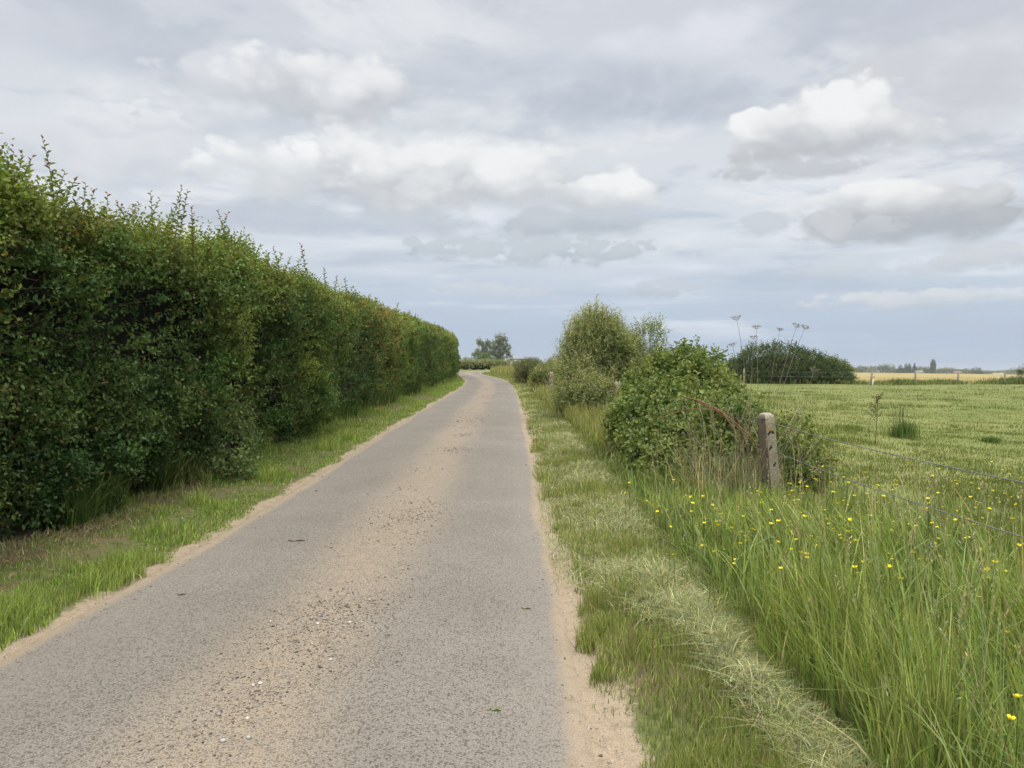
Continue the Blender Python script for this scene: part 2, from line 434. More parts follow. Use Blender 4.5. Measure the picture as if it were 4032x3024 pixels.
SUN_EL, SUN_AZ = 56., 190.
Wt, Gy, Lg, Bl = (.97, .97, .96), (.57, .59, .61), (.70, .72, .75), (.49, .54, .62)
CLOUDS = [
    (1350, 235, 360, 110, Bl, (.43, .49, .60), dict(soft=.9, op=.75, wamt=1.6)),
    (1080, 180, 300, 90, (.62, .66, .73), Bl, dict(soft=.9, op=.6, wamt=1.6)),
    (300, 120, 420, 80, (.62, .65, .71), (.53, .575, .66), dict(soft=1., op=.6, wamt=1.6)),
    (620, 300, 330, 80, Bl, Bl, dict(soft=.9, op=.5, wamt=1.6)),
    (2080, 190, 320, 160, (.64, .65, .68), (.52, .54, .58), dict(soft=1.0, op=.8, wamt=2.0)),
    (1950, 60, 330, 60, (.60, .63, .70), (.53, .56, .64), dict(soft=1.0, op=.7, wamt=1.6)),
    (1560, 90, 300, 70, (.84, .85, .90), (.76, .78, .84), dict(soft=1.0, op=.7, wamt=1.6)),
    (230, 340, 280, 90, (.78, .80, .83), (.62, .655, .71), dict(soft=.6, op=.85, wamt=1.7)),
    (330, 265, 85, 40, (.86, .87, .88), (.66, .69, .74), dict(soft=.45, op=.8)),
    (215, 275, 60, 30, (.82, .83, .85), (.66, .69, .74), dict(soft=.5, op=.7)),
    (390, 165, 90, 40, (.74, .76, .80), (.62, .65, .70), dict(soft=.6, op=.7)),
    (520, 190, 150, 85, (.76, .78, .81), (.58, .61, .66), dict(soft=.5, op=.85)),
    (730, 205, 240, 105, (.94, .945, .945), (.55, .575, .615), dict(soft=.45, op=.97, vs=(-.6, .8))),
    (920, 265, 110, 35, (.84, .86, .89), (.64, .67, .72), dict(soft=.6, op=.6)),
    (640, 480, 460, 62, (.58, .63, .71), (.47, .53, .62), dict(soft=.8, op=.8, wamt=1.6)),
    (1220, 490, 310, 55, (.60, .64, .69), (.43, .475, .53), dict(soft=.6, op=.92, wamt=2.2)),
    (930, 400, 580, 125, (.94, .945, .94), (.53, .555, .585), dict(soft=.6, op=.97, wamt=1.7, vs=(-.65, .65))),
    (590, 370, 190, 85, (1., 1., .995), (.66, .69, .71), dict(soft=.35, op=.9, vs=(-.9, .5))),
    (1300, 425, 160, 60, (.97, .97, .965), (.60, .625, .65), dict(soft=.45, op=.85, vs=(-.7, .6))),
    (1640, 345, 150, 50, (.86, .86, .855), (.53, .55, .57), dict(soft=.35, op=1., vs=(-.7, .9))),
    (1700, 310, 150, 70, (.96, .96, .955), (.53, .55, .57), dict(soft=.3, op=1., vs=(-.8, .7))),
    (1810, 295, 170, 110, (.95, .95, .945), (.54, .56, .585), dict(soft=.35, op=1., vs=(-.6, .85))),
    (1700, 375, 180, 30, (.60, .62, .65), (.50, .53, .56), dict(soft=.6, op=.8, wamt=1.6)),
    (2010, 470, 250, 80, (.80, .80, .80), (.47, .495, .53), dict(soft=.35, op=.97, wamt=2.6, vs=(-.3, .9))),
    (1900, 435, 130, 50, (.97, .965, .95), (.62, .64, .66), dict(soft=.4, op=.8, vs=(-.5, .6))),
    (1850, 500, 130, 45, (.62, .64, .67), (.46, .49, .535), dict(soft=.5, op=.9, wamt=2.4)),
    (1150, 548, 330, 40, (.60, .645, .69), (.46, .52, .59), dict(soft=.4, op=.95, wamt=2.2)),
    (1435, 632, 95, 26, (.60, .65, .71), (.50, .56, .64), dict(soft=.5, op=.85, wamt=2.2)),
    (1640, 490, 75, 30, (.62, .66, .70), (.54, .58, .635), dict(soft=.6, op=.75, wamt=2.4)),
    (1060, 630, 180, 24, (.66, .70, .76), (.55, .61, .69), dict(soft=.6, op=.7, wamt=1.6)),
    (1900, 585, 300, 26, (.64, .68, .73), (.55, .60, .68), dict(soft=.7, op=.7, wamt=1.6)),
    (2120, 560, 110, 34, (.66, .68, .72), (.54, .58, .64), dict(soft=.5, op=.8, wamt=1.6)),
    (1990, 655, 230, 34, (.76, .78, .80), (.50, .57, .66), dict(soft=.6, op=.8, wamt=1.6)),
]
build_world()
sun = bpy.data.lights.new('sun', 'SUN'); sun.energy = 1.5; sun.angle = R(11); sun.color = (1, .94, .84)
so = bpy.data.objects.new('sun', sun); COL.objects.link(so)
so.rotation_euler = (R(90 - SUN_EL), 0, R(180 - SUN_AZ))
SC.view_settings.view_transform = 'Standard'; SC.view_settings.look = 'None'; SC.view_settings.exposure = EXPO = 0.0; SC.view_settings.gamma = 1

# ------------------------------------------------------------------ ground
def build_ground():
    def axis(fine0, fine1, step, lo, hi, grow=1.12):
        a = list(np.arange(fine0, fine1, step)); s = step; v = fine1
        while v < hi: a.append(v); s *= grow; v += s
        a.append(hi); s = step; v = fine0; b = []
        while v > lo: s *= grow; v -= s; b.append(max(v, lo))
        return np.array(b[::-1] + a)
    xs = axis(-6.5, 8, .14, -3000, 3000); ys = axis(-3, 26, .2, -60, 4000, 1.05)
    X, Y = np.meshgrid(xs, ys); Z = gz(X, Y)
    V = np.stack([X, Y, Z], -1).reshape(-1, 3)
    nx, ny = len(xs), len(ys)
    i = (np.arange(ny - 1)[:, None] * nx + np.arange(nx - 1)[None, :]).ravel()
    F = np.stack([i, i + 1, i + nx + 1, i + nx], 1)
    x, y = V[:, 0], V[:, 1]; d = road_dist(x, y); u = x - cx(y)
    side = np.where(u > 0, .10, .0) * (y < 85); grassy = sstep(1.40, 1.85, d - side)                       # 0 = sand by the road, 1 = grassed
    field = np.where(y < 90, sstep(3.2, 4.6, u), 1) * grassy
    me = mesh('ground', V, [F], extra={'grassy': grassy, 'field': field}, smooth=True)
    m, t = newmat('earth_and_turf')
    pos = t.new('ShaderNodeNewGeometry').outputs['Position']
    gr = t.attr('grassy', 'Fac'); fi = t.attr('field', 'Fac')
    n1 = t.noise(pos, 1.7, 4); n2 = t.noise(pos, 14, 4, .6); n3 = t.noise(pos, 90, 3, .6); nb = t.noise(pos, .22, 4, .5)
    n_f = t.noise(pos, 160, 3, .6); sand = t.mix(t.ss(n_f, .3, .7), (.215, .174, .128), (.405, .335, .248)); sand = t.mix(t.m('MULTIPLY', t.ss(n2, .45, .75), .5), sand, (.17, .13, .09))
    soil = t.mix(n2, (.085, .072, .042), (.20, .155, .095))
    turf = t.mix(t.ss(n2, .35, .65), (.075, .095, .032), (.135, .145, .055))
    vg = t.mix(t.ss(n1, .38, .6), soil, turf)
    fld = t.mix(t.ss(n2, .3, .7), (.130, .165, .048), (.185, .210, .072))
    fld = t.mix(t.m('MULTIPLY', t.ss(n1, .45, .7), .5), fld, (.115, .155, .042))
    fld = t.mix(t.m('MULTIPLY', t.ss(nb, .42, .66), .5), fld, (.24, .235, .095))
    c = t.mix(fi, vg, fld)
    edge = t.ss(t.m('ADD', gr, t.m('ADD', t.m('MULTIPLY', t.m('SUBTRACT', n2, .5), .7), t.m('MULTIPLY', t.m('SUBTRACT', n1, .5), .8))), .35, .6)
    c = t.mix(edge, sand, c)
    out(t, principled(t, c, .9, .1, n2, .6, .03))
    tag(link('ground', me, m), 'flat grassy ground with sandy soil beside the lane', kind='structure')
build_ground()

def build_road():
    u = np.array([-1.56, -1.50, -1.44, -1.38, -1.3, -1.1, -.8, -.5, -.2, .1, .4, .7, 1.0, 1.2, 1.38, 1.44, 1.50, 1.56])
    P = CL; T = nrm(np.gradient(P, axis=0)); N = np.stack([T[:, 1], -T[:, 0]], 1)   # to the right
    wfp = wf(P[:, 1])[:, None]; X = P[:, None, 0] + N[:, None, 0] * u * wfp; Y = P[:, None, 1] + N[:, None, 1] * u * wfp
    camber = .03 * (1 - np.clip(np.abs(u) / 1.6, 0, 1) ** 2) - .05 * sstep(1.44, 1.56, np.abs(u))
    Z = g0(X, Y) + .012 + camber
    nu, nv = len(u), len(P)
    V = np.stack([X, Y, Z], -1).reshape(-1, 3)
    i = (np.arange(nv - 1)[:, None] * nu + np.arange(nu - 1)[None, :]).ravel()
    F = np.stack([i, i + 1, i + nu + 1, i + nu], 1)
    me = mesh('road', V, [F], extra={'across': np.tile(u, nv)}, smooth=True)
    m, t = newmat('worn_tarmac')
    pos = t.new('ShaderNodeNewGeometry').outputs['Position']
    ac = t.attr('across', 'Fac')
    flat = t.new('ShaderNodeVectorMath', operation='MULTIPLY'); t.l.new(pos, flat.inputs[0]); flat.inputs[1].default_value = (1, 1, 0); flat = flat.outputs[0]
    long = t.new('ShaderNodeVectorMath', operation='MULTIPLY'); t.l.new(pos, long.inputs[0]); long.inputs[1].default_value = (1, .22, 0); long = long.outputs[0]
    vd = t.voro(flat, 74); vc = t.voro(flat, 74, out='Color'); n_g = t.noise(flat, 150, 2, .55); vr = t.new('ShaderNodeSeparateColor'); t.l.new(vc, vr.inputs[0])
    n_f = t.noise(flat, 160, 3, .6); n_m = t.noise(flat, 9, 4, .6); n_b = t.noise(flat, 1.1, 4, .55); n_l = t.noise(long, 1.6, 4, .55)
    chip = t.m('MULTIPLY', t.m('SUBTRACT', 1., t.ss(vd, .36, .56)), t.ss(vr.outputs[0], .18, .32))
    chip = t.m('MAXIMUM', t.m('MULTIPLY', chip, t.ss(n_f, .25, .5)), t.m('MULTIPLY', t.ss(n_g, .52, .61), .9))
    matrix = t.mix(t.ss(n_f, .3, .7), (.145, .135, .118), (.325, .303, .268))
    stone = t.mix(vr.outputs[1], (.042, .038, .034), (.150, .135, .117))
    tar = t.mix(t.m('MULTIPLY', chip, .85), matrix, stone)
    n_c = t.noise(flat, .45, 3, .5); tone = t.m('ADD', .62, t.m('ADD', t.m('MULTIPLY', n_b, .35), t.m('MULTIPLY', n_c, .3)))
    tc = t.new('ShaderNodeCombineXYZ')
    for k in range(3): t.l.new(tone, tc.inputs[k])
    tar = t.mix(1., tar, tc.outputs[0], 'MULTIPLY')
    # sand lies down the middle and along both edges
    sand = t.mix(t.ss(n_f, .3, .7), (.215, .174, .128), (.405, .335, .248))
    mid = t.m('ABSOLUTE', t.m('SUBTRACT', ac, t.m('ADD', .02, t.m('MULTIPLY', t.m('SUBTRACT', n_l, .5), .5))))
    mid = t.m('SUBTRACT', 1., t.ss(t.m('ADD', mid, t.m('ADD', t.m('MULTIPLY', t.m('SUBTRACT', n_m, .5), .45), t.m('MULTIPLY', t.m('SUBTRACT', n_b, .5), .35))), .10, .62))
    mid = t.m('MULTIPLY', mid, t.m('ADD', .48, t.m('MULTIPLY', t.ss(n_m, .3, .7), .52)))
    midstone = t.m('MULTIPLY', mid, t.m('SUBTRACT', 1., t.m('MULTIPLY', chip, .75)))
    wob = t.m('ADD', t.m('MULTIPLY', t.m('SUBTRACT', n_l, .5), .30), t.m('MULTIPLY', t.m('SUBTRACT', n_m, .5), .12))
    er = t.ss(t.m('ADD', ac, wob), 1.36, 1.46)
    elf = t.ss(t.m('ADD', t.m('MULTIPLY', ac, -1.), wob), 1.30, 1.42)
    halo = t.m('MULTIPLY', t.m('MAXIMUM', t.ss(t.m('ADD', ac, wob), 1.0, 1.42), t.ss(t.m('ADD', t.m('MULTIPLY', ac, -1.), wob), .75, 1.3)), .30)
    scr = t.new('ShaderNodeVectorMath', operation='MULTIPLY'); t.l.new(pos, scr.inputs[0]); scr.inputs[1].default_value = (1.1, 16, 0)
    ns_ = t.noise(scr.outputs[0], 1.3, 2, .4); tar = t.mix(t.m('MULTIPLY', t.m('MULTIPLY', t.ss(ns_, .74, .78), t.ss(n_b, .45, .6)), .6), tar, (.42, .40, .36))
    c = t.mix(midstone, tar, sand)
    c = t.mix(halo, c, (.25, .23, .205))
    edge = t.m('MAXIMUM', er, elf)
    dirt = t.mix(t.m('MULTIPLY', t.ss(n_m, .45, .75), .5), sand, (.17, .13, .09))
    c = t.mix(t.m('MULTIPLY', edge, .95), c, dirt)
    hgt = t.m('ADD', t.m('MULTIPLY', t.m('SUBTRACT', 1., vd), t.m('SUBTRACT', 1., edge)), t.m('MULTIPLY', n_f, .5))
    out(t, principled(t, c, .85, .2, hgt, .5, .006))
    tag(link('road', me, m), 'narrow grey tarmac lane with sandy middle and edges', kind='structure')
build_road()

# ------------------------------------------------------------------ grass as ground cover
def clumpy(x, y, s, seed):
    return fbm(x * s, y * s, seed=seed, octv=3)
def on_ground(x, y):
    return np.stack([x, y, gz(x, y)], 1)
def ysample(n, y0, y1, p):
    """depths with density ~ y^-p"""
    r = rng.uniform(0, 1, n)
    if abs(p - 1) < 1e-3: return y0 * (y1 / y0) ** r
    a, b = y0 ** (1 - p), y1 ** (1 - p)
    return (a + (b - a) * r) ** (1 / (1 - p))
G_lush, G_yel, G_dry, G_dark = np.array((.150, .225, .054)), np.array((.250, .275, .095)), np.array((.36, .32, .19)), np.array((.035, .075, .016))
def grass_cols(n, k_dry, k_yel, base=G_lush):
    c = np.broadcast_to(base, (n, 3)) * 1.0
    ky = np.clip(k_yel + rng.normal(0, .25, n), 0, 1)[:, None]; c = c * (1 - ky) + G_yel * ky
    kd = (rng.uniform(0, 1, n) < k_dry)[:, None]
    c = np.where(kd, G_dry * rng.uniform(.6, 1.1, (n, 1)), c)
    return c * np.exp(rng.normal(0, .34, (n, 1)))

def left_verge():
    A = Acc()
    n = 120000
    y = ysample(n, 2.2, 72, 1.25); s = rng.uniform(0, 1, n)
    edge = -1.53 - .13 * fbm(y * 1.1, y * 0, seed=21) - .12 * fbm(y * 4, y * 0 + 3, seed=22)
    u = edge - s * (2.95 + edge) * 1.0
    u = edge * wf(y) + (-2.95 - edge) * s
    x = cx(y) + u
    cl = clumpy(x, y, 1.6, 31)
    bare = clumpy(x, y, .8, 33)
    keep = (bare < .16) | (rng.uniform(0, 1, n) < .16)
    keep &= (cl > -.25) | (rng.uniform(0, 1, n) < .35)
    x, y, cl, s = x[keep], y[keep], cl[keep], s[keep]; n = len(x)
    lod = (np.maximum(y, 5) / 5) ** .55
    h = (.035 + .15 * sstep(0, .55, cl)) * rng.uniform(.5, 1.35, n) * (1 + .1 * lod)
    near_edge = sstep(0, .12, s); h *= .55 + .45 * near_edge
    shade = sstep(.72, 1., s); h = h * (1 + shade * 1.2)
    col = grass_cols(n, .08 + .0 * s, .40 + .5 * cl)
    col = col * np.array((1.16, 1.30, 1.1))
    A.add(*blades(on_ground(x, y), h, .006 * lod, rlean(n, .45), 2, col, col * np.array((1.15, 1.1, 1.05))))
    # rank dark grass in the hedge foot
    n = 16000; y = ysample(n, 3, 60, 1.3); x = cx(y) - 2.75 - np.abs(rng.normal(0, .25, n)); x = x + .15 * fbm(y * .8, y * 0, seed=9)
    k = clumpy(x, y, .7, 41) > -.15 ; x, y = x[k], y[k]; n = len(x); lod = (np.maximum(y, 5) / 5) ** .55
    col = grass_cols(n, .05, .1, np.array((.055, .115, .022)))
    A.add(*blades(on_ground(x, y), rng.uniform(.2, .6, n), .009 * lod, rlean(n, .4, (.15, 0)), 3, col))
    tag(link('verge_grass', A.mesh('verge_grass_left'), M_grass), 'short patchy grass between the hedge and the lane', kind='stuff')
    # dead clippings in front of the hedge
    B = Acc(); n = 6000
    y = ysample(n, 4, 26, 1.3); x = cx(y) - 2.62 + rng.normal(0, .17, n)
    k = clumpy(x, y, .6, 51) > -.1; x, y = x[k], y[k]; n = len(x)
    r = on_ground(x, y); r[:, 2] += rng.uniform(.01, .07, n)
    col = jitter_col(n, (.24, .195, .115), .3)
    B.add(*blades(r, .05, .005 * (np.maximum(y, 5) / 5) ** .5, rlean(n, 2.4), 2, col, droop=.05))
    tag(link('dry_clippings', B.mesh('dry_clippings_left'), M_dry), 'brown dead clippings under the hedge foot', kind='stuff')
left_verge()

def tall_edge(y):   # inner edge of the uncut grass on the right, as offset from the centreline
    return np.interp(y, [0, 4.5, 15, 20, 31, 45, 60, 90], [2.62, 2.5, 2.52, 2.38, 2.1, 2.2, 2.3, 2.4])
def right_verge():
    A = Acc(); n = 120000
    y = ysample(n, 2.0, 80, 1.25)
    edge = 1.60 + .09 * fbm(y * 1.3, y * 0, seed=61) + .13 * fbm(y * 4, y * 0 + 3, seed=62) - .06 * sstep(5, 10, y)
    s = rng.uniform(0, 1, n); te = tall_edge(y)
    u = edge * wf(y) + (te + .1 - edge) * s
    x = cx(y) + u
    cl = clumpy(x, y, 2.1, 63); bare = clumpy(x, y, 1.3, 64)
    # thin and clumpy against the sand, worn strip under the uncut edge
    keep = rng.uniform(0, 1, n) < np.clip(.35 + s * 5 + cl * 1.2, .06, 1)
    keep &= (bare < .22) | (rng.uniform(0, 1, n) < .4)
    x, y, s, cl = x[keep], y[keep], s[keep], cl[keep]; n = len(x)
    lod = (np.maximum(y, 3.5) / 3.5) ** .55
    h = (.035 + .05 * sstep(.1, .5, s) + .08 * sstep(0, .6, cl)) * rng.uniform(.5, 1.4, n) * (1 + .08 * lod)
    col = grass_cols(n, .08 + .12 * s, .32 + .45 * cl)
    A.add(*blades(on_ground(x, y), h, .0045 * lod, rlean(n, .4), 2, col, col * np.array((1.2, 1.12, 1.1))))
    tag(link('verge_grass', A.mesh('verge_grass_right'), M_grass), 'mown verge grass between sandy road edge and the uncut grass', kind='stuff')
    # swathe of pale cut grass
    B = Acc(); n = 115000
    y = ysample(n, 2.2, 60, 1.3); te = tall_edge(y)
    w = .09 + .30 * sstep(3.9, 6.0, y) - .10 * sstep(9, 16, y)
    u = te - .12 - w * .8 + rng.normal(0, 1, n) * w * .75
    x = cx(y) + u
    dens = clumpy(x, y, 1.1, 71)
    k = (rng.uniform(0, 1, n) < np.clip(.34 + dens * 1.0 + .62 * sstep(4.2, 5.6, y), .05, 1)) & (u < te + .12)
    x, y, dens, u, te = x[k], y[k], dens[k], u[k], te[k]; n = len(x)
    r = on_ground(x, y)
    pile = np.exp(-((u - te + .3) / .3) ** 2)
    r[:, 2] += rng.uniform(.0, 1, n) * (.03 + .09 * pile * sstep(-.3, .4, dens))
    lod = (np.maximum(y, 3.5) / 3.5) ** .55
    col = jitter_col(n, (.42, .41, .235), .28, .06); kk = (rng.uniform(0, 1, n) < .42)[:, None]
    col = np.where(kk, jitter_col(n, (.28, .34, .135), .25), col)
    B.add(*blades(r, .050 * rng.uniform(.5, 1.8, n), .0038 * lod, rlean(n, 1.9), 3, col, droop=.12))
    tag(link('cut_grass', B.mesh('cut_grass'), M_dry), 'pale swathe of freshly cut grass lying along the right verge', kind='stuff')
right_verge()

def tall_grass():
    A = Acc(); D = Acc()
    # dense uncut strip up to and through the roadside fence
    n = 78000
    y = ysample(n, 1.7, 16, 1.15)
    s = rng.beta(1.0, 1.15, n)
    te = tall_edge(y); x = cx(y) + te + s * 2.6 + .14 * fbm(y * 1.3, y * 0, seed=84) + .08 * fbm(y * 5, y * 0, seed=90)
    cl = clumpy(x, y, 1.4, 81)
    brm = sstep(8.6, 9.6, y) * sstep(3.2, 2.6, x)
    k = rng.uniform(0, 1, n) < np.clip(.55 + cl * 1.2, .10, 1) * (1 - .8 * brm)
    x, y, s, cl = x[k], y[k], s[k], cl[k]; n = len(x)
    h = (.34 + .26 * sstep(-.2, .5, cl)) * rng.uniform(.45, 1.35, n) * (1 - .38 * sstep(.45, 1, s)) * (.5 + .5 * sstep(0, .16, s))
    h *= 1 - .42 * sstep(4.5, 8, y)
    lod = (np.maximum(y, 3) / 3) ** .5
    col = grass_cols(n, .03, .30 + .4 * cl, np.array((.150, .235, .055)))
    flow = np.stack([.55 * fbm(x * .9, y * .9, seed=85), .45 * fbm(x * .9, y * .9, seed=86)], 1) + np.array([-.10, -.04])
    shade = .75 + .5 * _hash(np.floor(x * 5 + .8 * fbm(x * 3, y * 3, seed=87)), np.floor(y * 5), np.zeros(n), 88)[:, None]
    col = col * shade * 1.14
    A.add(*blades(on_ground(x, y), h, .0062 * lod * rng.lognormal(0, .35, n), rlean(n, .28) + flow, 4, col * np.array((.95, 1, 1.)), col * np.array((1.2, 1.12, 1.1)), droop=.35))
    # some broad pale leaf blades and flattened ones
    n = 5200; y = ysample(n, 1.7, 12, 1.15); x = cx(y) + tall_edge(y) + rng.beta(1, 1.1, n) * 2.5; lod = (np.maximum(y, 3) / 3) ** .5
    col = jitter_col(n, (.24, .31, .10), .22, .08)
    A.add(*blades(on_ground(x, y), rng.uniform(.3, .72, n) * (1 - .42 * sstep(4.5, 8, y)), .0098 * lod, rlean(n, .5, (-.1, 0)), 5, col, col * 1.1, droop=.5))
    # uncut grass farther along the lane, in front of and between the shrubs
    n = 42000
    y = ysample(n, 12, 92, 1.1); te = tall_edge(y); x = cx(y) + te + np.abs(rng.normal(0, 1.1, n)) * (1 + sstep(45, 60, y) * 1.2) + rng.uniform(0, .5, n) * sstep(17, 13, y)
    cl = clumpy(x, y, .9, 83); k = rng.uniform(0, 1, n) < np.clip(.7 + cl, .1, 1); x, y, cl = x[k], y[k], cl[k]; n = len(x)
    lod = (y / 3) ** .55
    h = (.42 + .25 * cl) * rng.uniform(.5, 1.3, n) * (1 + .5 * sstep(40, 65, y))
    col = grass_cols(n, .06, .6 + .3 * cl, np.array((.18, .235, .065)))
    A.add(*blades(on_ground(x, y), h, .0055 * lod, rlean(n, .28), 3, col, col * np.array((1.25, 1.12, 1.2))))
    # low tangle at the feet of the stems
    n = 30000; y = ysample(n, 1.8, 15, 1.2); x = cx(y) + tall_edge(y) + rng.beta(1, 1.6, n) * 2.2
    lod = (np.maximum(y, 3) / 3) ** .5
    col = grass_cols(n, .12, .1, np.array((.10, .165, .045)))
    A.add(*blades(on_ground(x, y), rng.uniform(.08, .28, n), .006 * lod, rlean(n, .8), 3, col))
    n = 700; y = ysample(n, 2.2, 11, 1.2); x = cx(y) + tall_edge(y) + .15 + rng.beta(1, 1.2, n) * 2.4; k = fbm(x * 1.1, y * 1.1, seed=89) > .05; x, y = x[k], y[k]; n = len(x)
    A.add(*sprigs(on_ground(x, y) + np.array([0, 0, .03]), UP + rng.normal(0, .45, (n, 3)), rng.uniform(.12, .42, n), 11, .034, .6, jitter_col(n, (.12, .19, .05), .2), up=.7, spread=1.2))
    tag(link('tall_grass', A.mesh('tall_grass'), M_grass), 'long uncut green grass along the wire fence', kind='stuff')
    # straw-coloured flowering stems standing above it
    n = 650; y = ysample(n, 2.0, 14, 1.1); x = cx(y) + tall_edge(y) + rng.beta(1.2, 1.2, n) * 2.6
    h = rng.uniform(.45, .88, n); ln = rlean(n, .22, (-.05, 0)); r = on_ground(x, y)
    col = jitter_col(n, (.38, .34, .18), .3)
    D.add(*blades(r, h, .0040 * (np.maximum(y, 3) / 3) ** .6, ln, 5, col, droop=.2))
    # seed heads at their tops
    ll = np.linalg.norm(ln, axis=1)
    top = r + np.concatenate([ln * h[:, None], (h * (1 - .2 * ll))[:, None]], 1)
    for k in range(9):
        p = top - np.array([0, 0, 1.]) * (k * .011) + rng.normal(0, .004, (n, 3))
        axd = np.concatenate([ln * .8, np.ones((n, 1))], 1) + rng.normal(0, .35, (n, 3))
        D.add(*kites(p, axd, .022, .006 * (np.maximum(y, 3) / 3) ** .5, rng.normal(size=(n, 3)), jitter_col(n, (.33, .30, .17), .25)))
    tag(link('seeding_grass', D.mesh('seeding_grass'), M_dry), 'straw coloured grass stems with seed heads standing in the long grass', kind='stuff')
tall_grass()

def far_line(x):     # y of the far boundary of the pasture
    return np.interp(x, [-5, 5, 18, 30, 41, 47, 80, 200], [64, 64, 64.5, 64.5, 70.5, 73, 84, 120])
def pasture():
    A = Acc(); n = 380000
    y = ysample(n, 3.2, 110, 1.35); w = y * .72 + 2
    u0 = np.interp(y, [0, 9, 14, 24, 60, 120], [4.0, 4.0, 3.4, 3.6, 4, 4])
    x = cx(y) + u0 - .6 + rng.uniform(0, 1, n) * np.maximum(w - (cx(y) + u0), 1)
    k = y < far_line(x); x, y = x[k], y[k]; n = len(x)
    cl = clumpy(x, y * .8, .42, 91); c2 = clumpy(x, y, 1.9, 92)
    lod = (y / 4) ** .52
    tuft = sstep(.18, .42, cl * .75 + c2 * .5)
    h = (.05 + .10 * tuft + .10 * sstep(10, 5, y)) * rng.uniform(.5, 1.4, n)
    k = rng.uniform(0, 1, n) < np.clip(.55 + c2 * .8 + tuft, .15, 1); x, y, h, lod, cl, tuft, c2 = x[k], y[k], h[k], lod[k], cl[k], tuft[k], c2[k]; n = len(x)
    warm = clumpy(x, y, .09, 95)
    col = grass_cols(n, .05, .50 - .6 * tuft + .75 * warm, np.array((.130, .190, .048)))
    col = col ** .55 * (np.array((.140, .185, .052)) ** .45) * np.array((.83, .83, .79)) * np.exp(.35 * warm + .22 * fbm(x * .25, y * .12, seed=96))[:, None]
    A.add(*blades(on_ground(x, y), h, .0052 * lod, rlean(n, .45), 2, col, col * np.array((1.15, 1.1, 1.1))))
    tag(link('pasture_grass', A.mesh('pasture_grass'), M_grass), 'grazed yellow green pasture grass beyond the roadside fence', kind='stuff')
    # rank strip along the far fence
    B = Acc(); n = 26000; x = rng.uniform(16, 95, n); y = far_line(x) + rng.normal(0, 1.0, n) + 1.0
    cl = clumpy(x, y, .35, 97); k = rng.uniform(0, 1, n) < .6 + cl; x, y, cl = x[k], y[k], cl[k]; n = len(x)
    col = grass_cols(n, .08, .25 - .4 * cl, np.array((.10, .15, .045)))
    br = (rng.uniform(0, 1, n) < .45 * sstep(44, 56, x))[:, None]; col = np.where(br, jitter_col(n, (.12, .085, .05), .3), col)
    B.add(*blades(on_ground(x, y), (.42 + .3 * cl) * rng.uniform(.6, 1.3, n) * (1 + .35 * sstep(42, 52, x)), .055, rlean(n, .3), 2, col))
    tag(link('rank_grass', B.mesh('rank_grass'), M_grass), 'darker rank grass along the far field fence', kind='stuff')
    # ripening crop behind it: a standing canopy with ears along its near edge
    xs = np.concatenate([np.linspace(14, 140, 120), np.linspace(150, 900, 60)]); t = np.linspace(0, 1, 36) ** 2
    X = np.tile(xs, (len(t), 1)); y0 = far_line(np.clip(xs, 5, 200)) + 5 + np.maximum(xs - 200, 0) * .5
    Y = y0[None] + t[:, None] * (520 - np.minimum(y0, 300))[None]
    Zt = g0(X, Y) + .40 + .05 * fbm(X * .5, Y * .5, seed=99); Zt[0] = g0(X[0], Y[0]) - .05; Zt[-1] -= .5
    Y[1] = Y[0] + .25
    nx = len(xs); i = (np.arange(len(t) - 1)[:, None] * nx + np.arange(nx - 1)[None]).ravel()
    F = np.stack([i, i + 1, i + nx + 1, i + nx], 1)
    V = np.stack([X, Y, Zt], -1).reshape(-1, 3); C = Acc(); C.add(V, [F], jitter_col(len(V), (.40, .335, .15), .08, .04))
    n = 30000; x = rng.uniform(10, 140, n); y = far_line(x) + 5 + np.abs(rng.normal(0, 6, n)); r = np.stack([x, y, g0(x, y)], 1)
    C.add(*blades(r, rng.uniform(.34, .54, n), .05, rlean(n, .2), 2, jitter_col(n, (.40, .335, .15), .18)))
    tag(link('barley_crop', C.mesh('barley_crop'), M_dry), 'ripening golden cereal crop beyond the pasture fence', kind='stuff')
pasture()

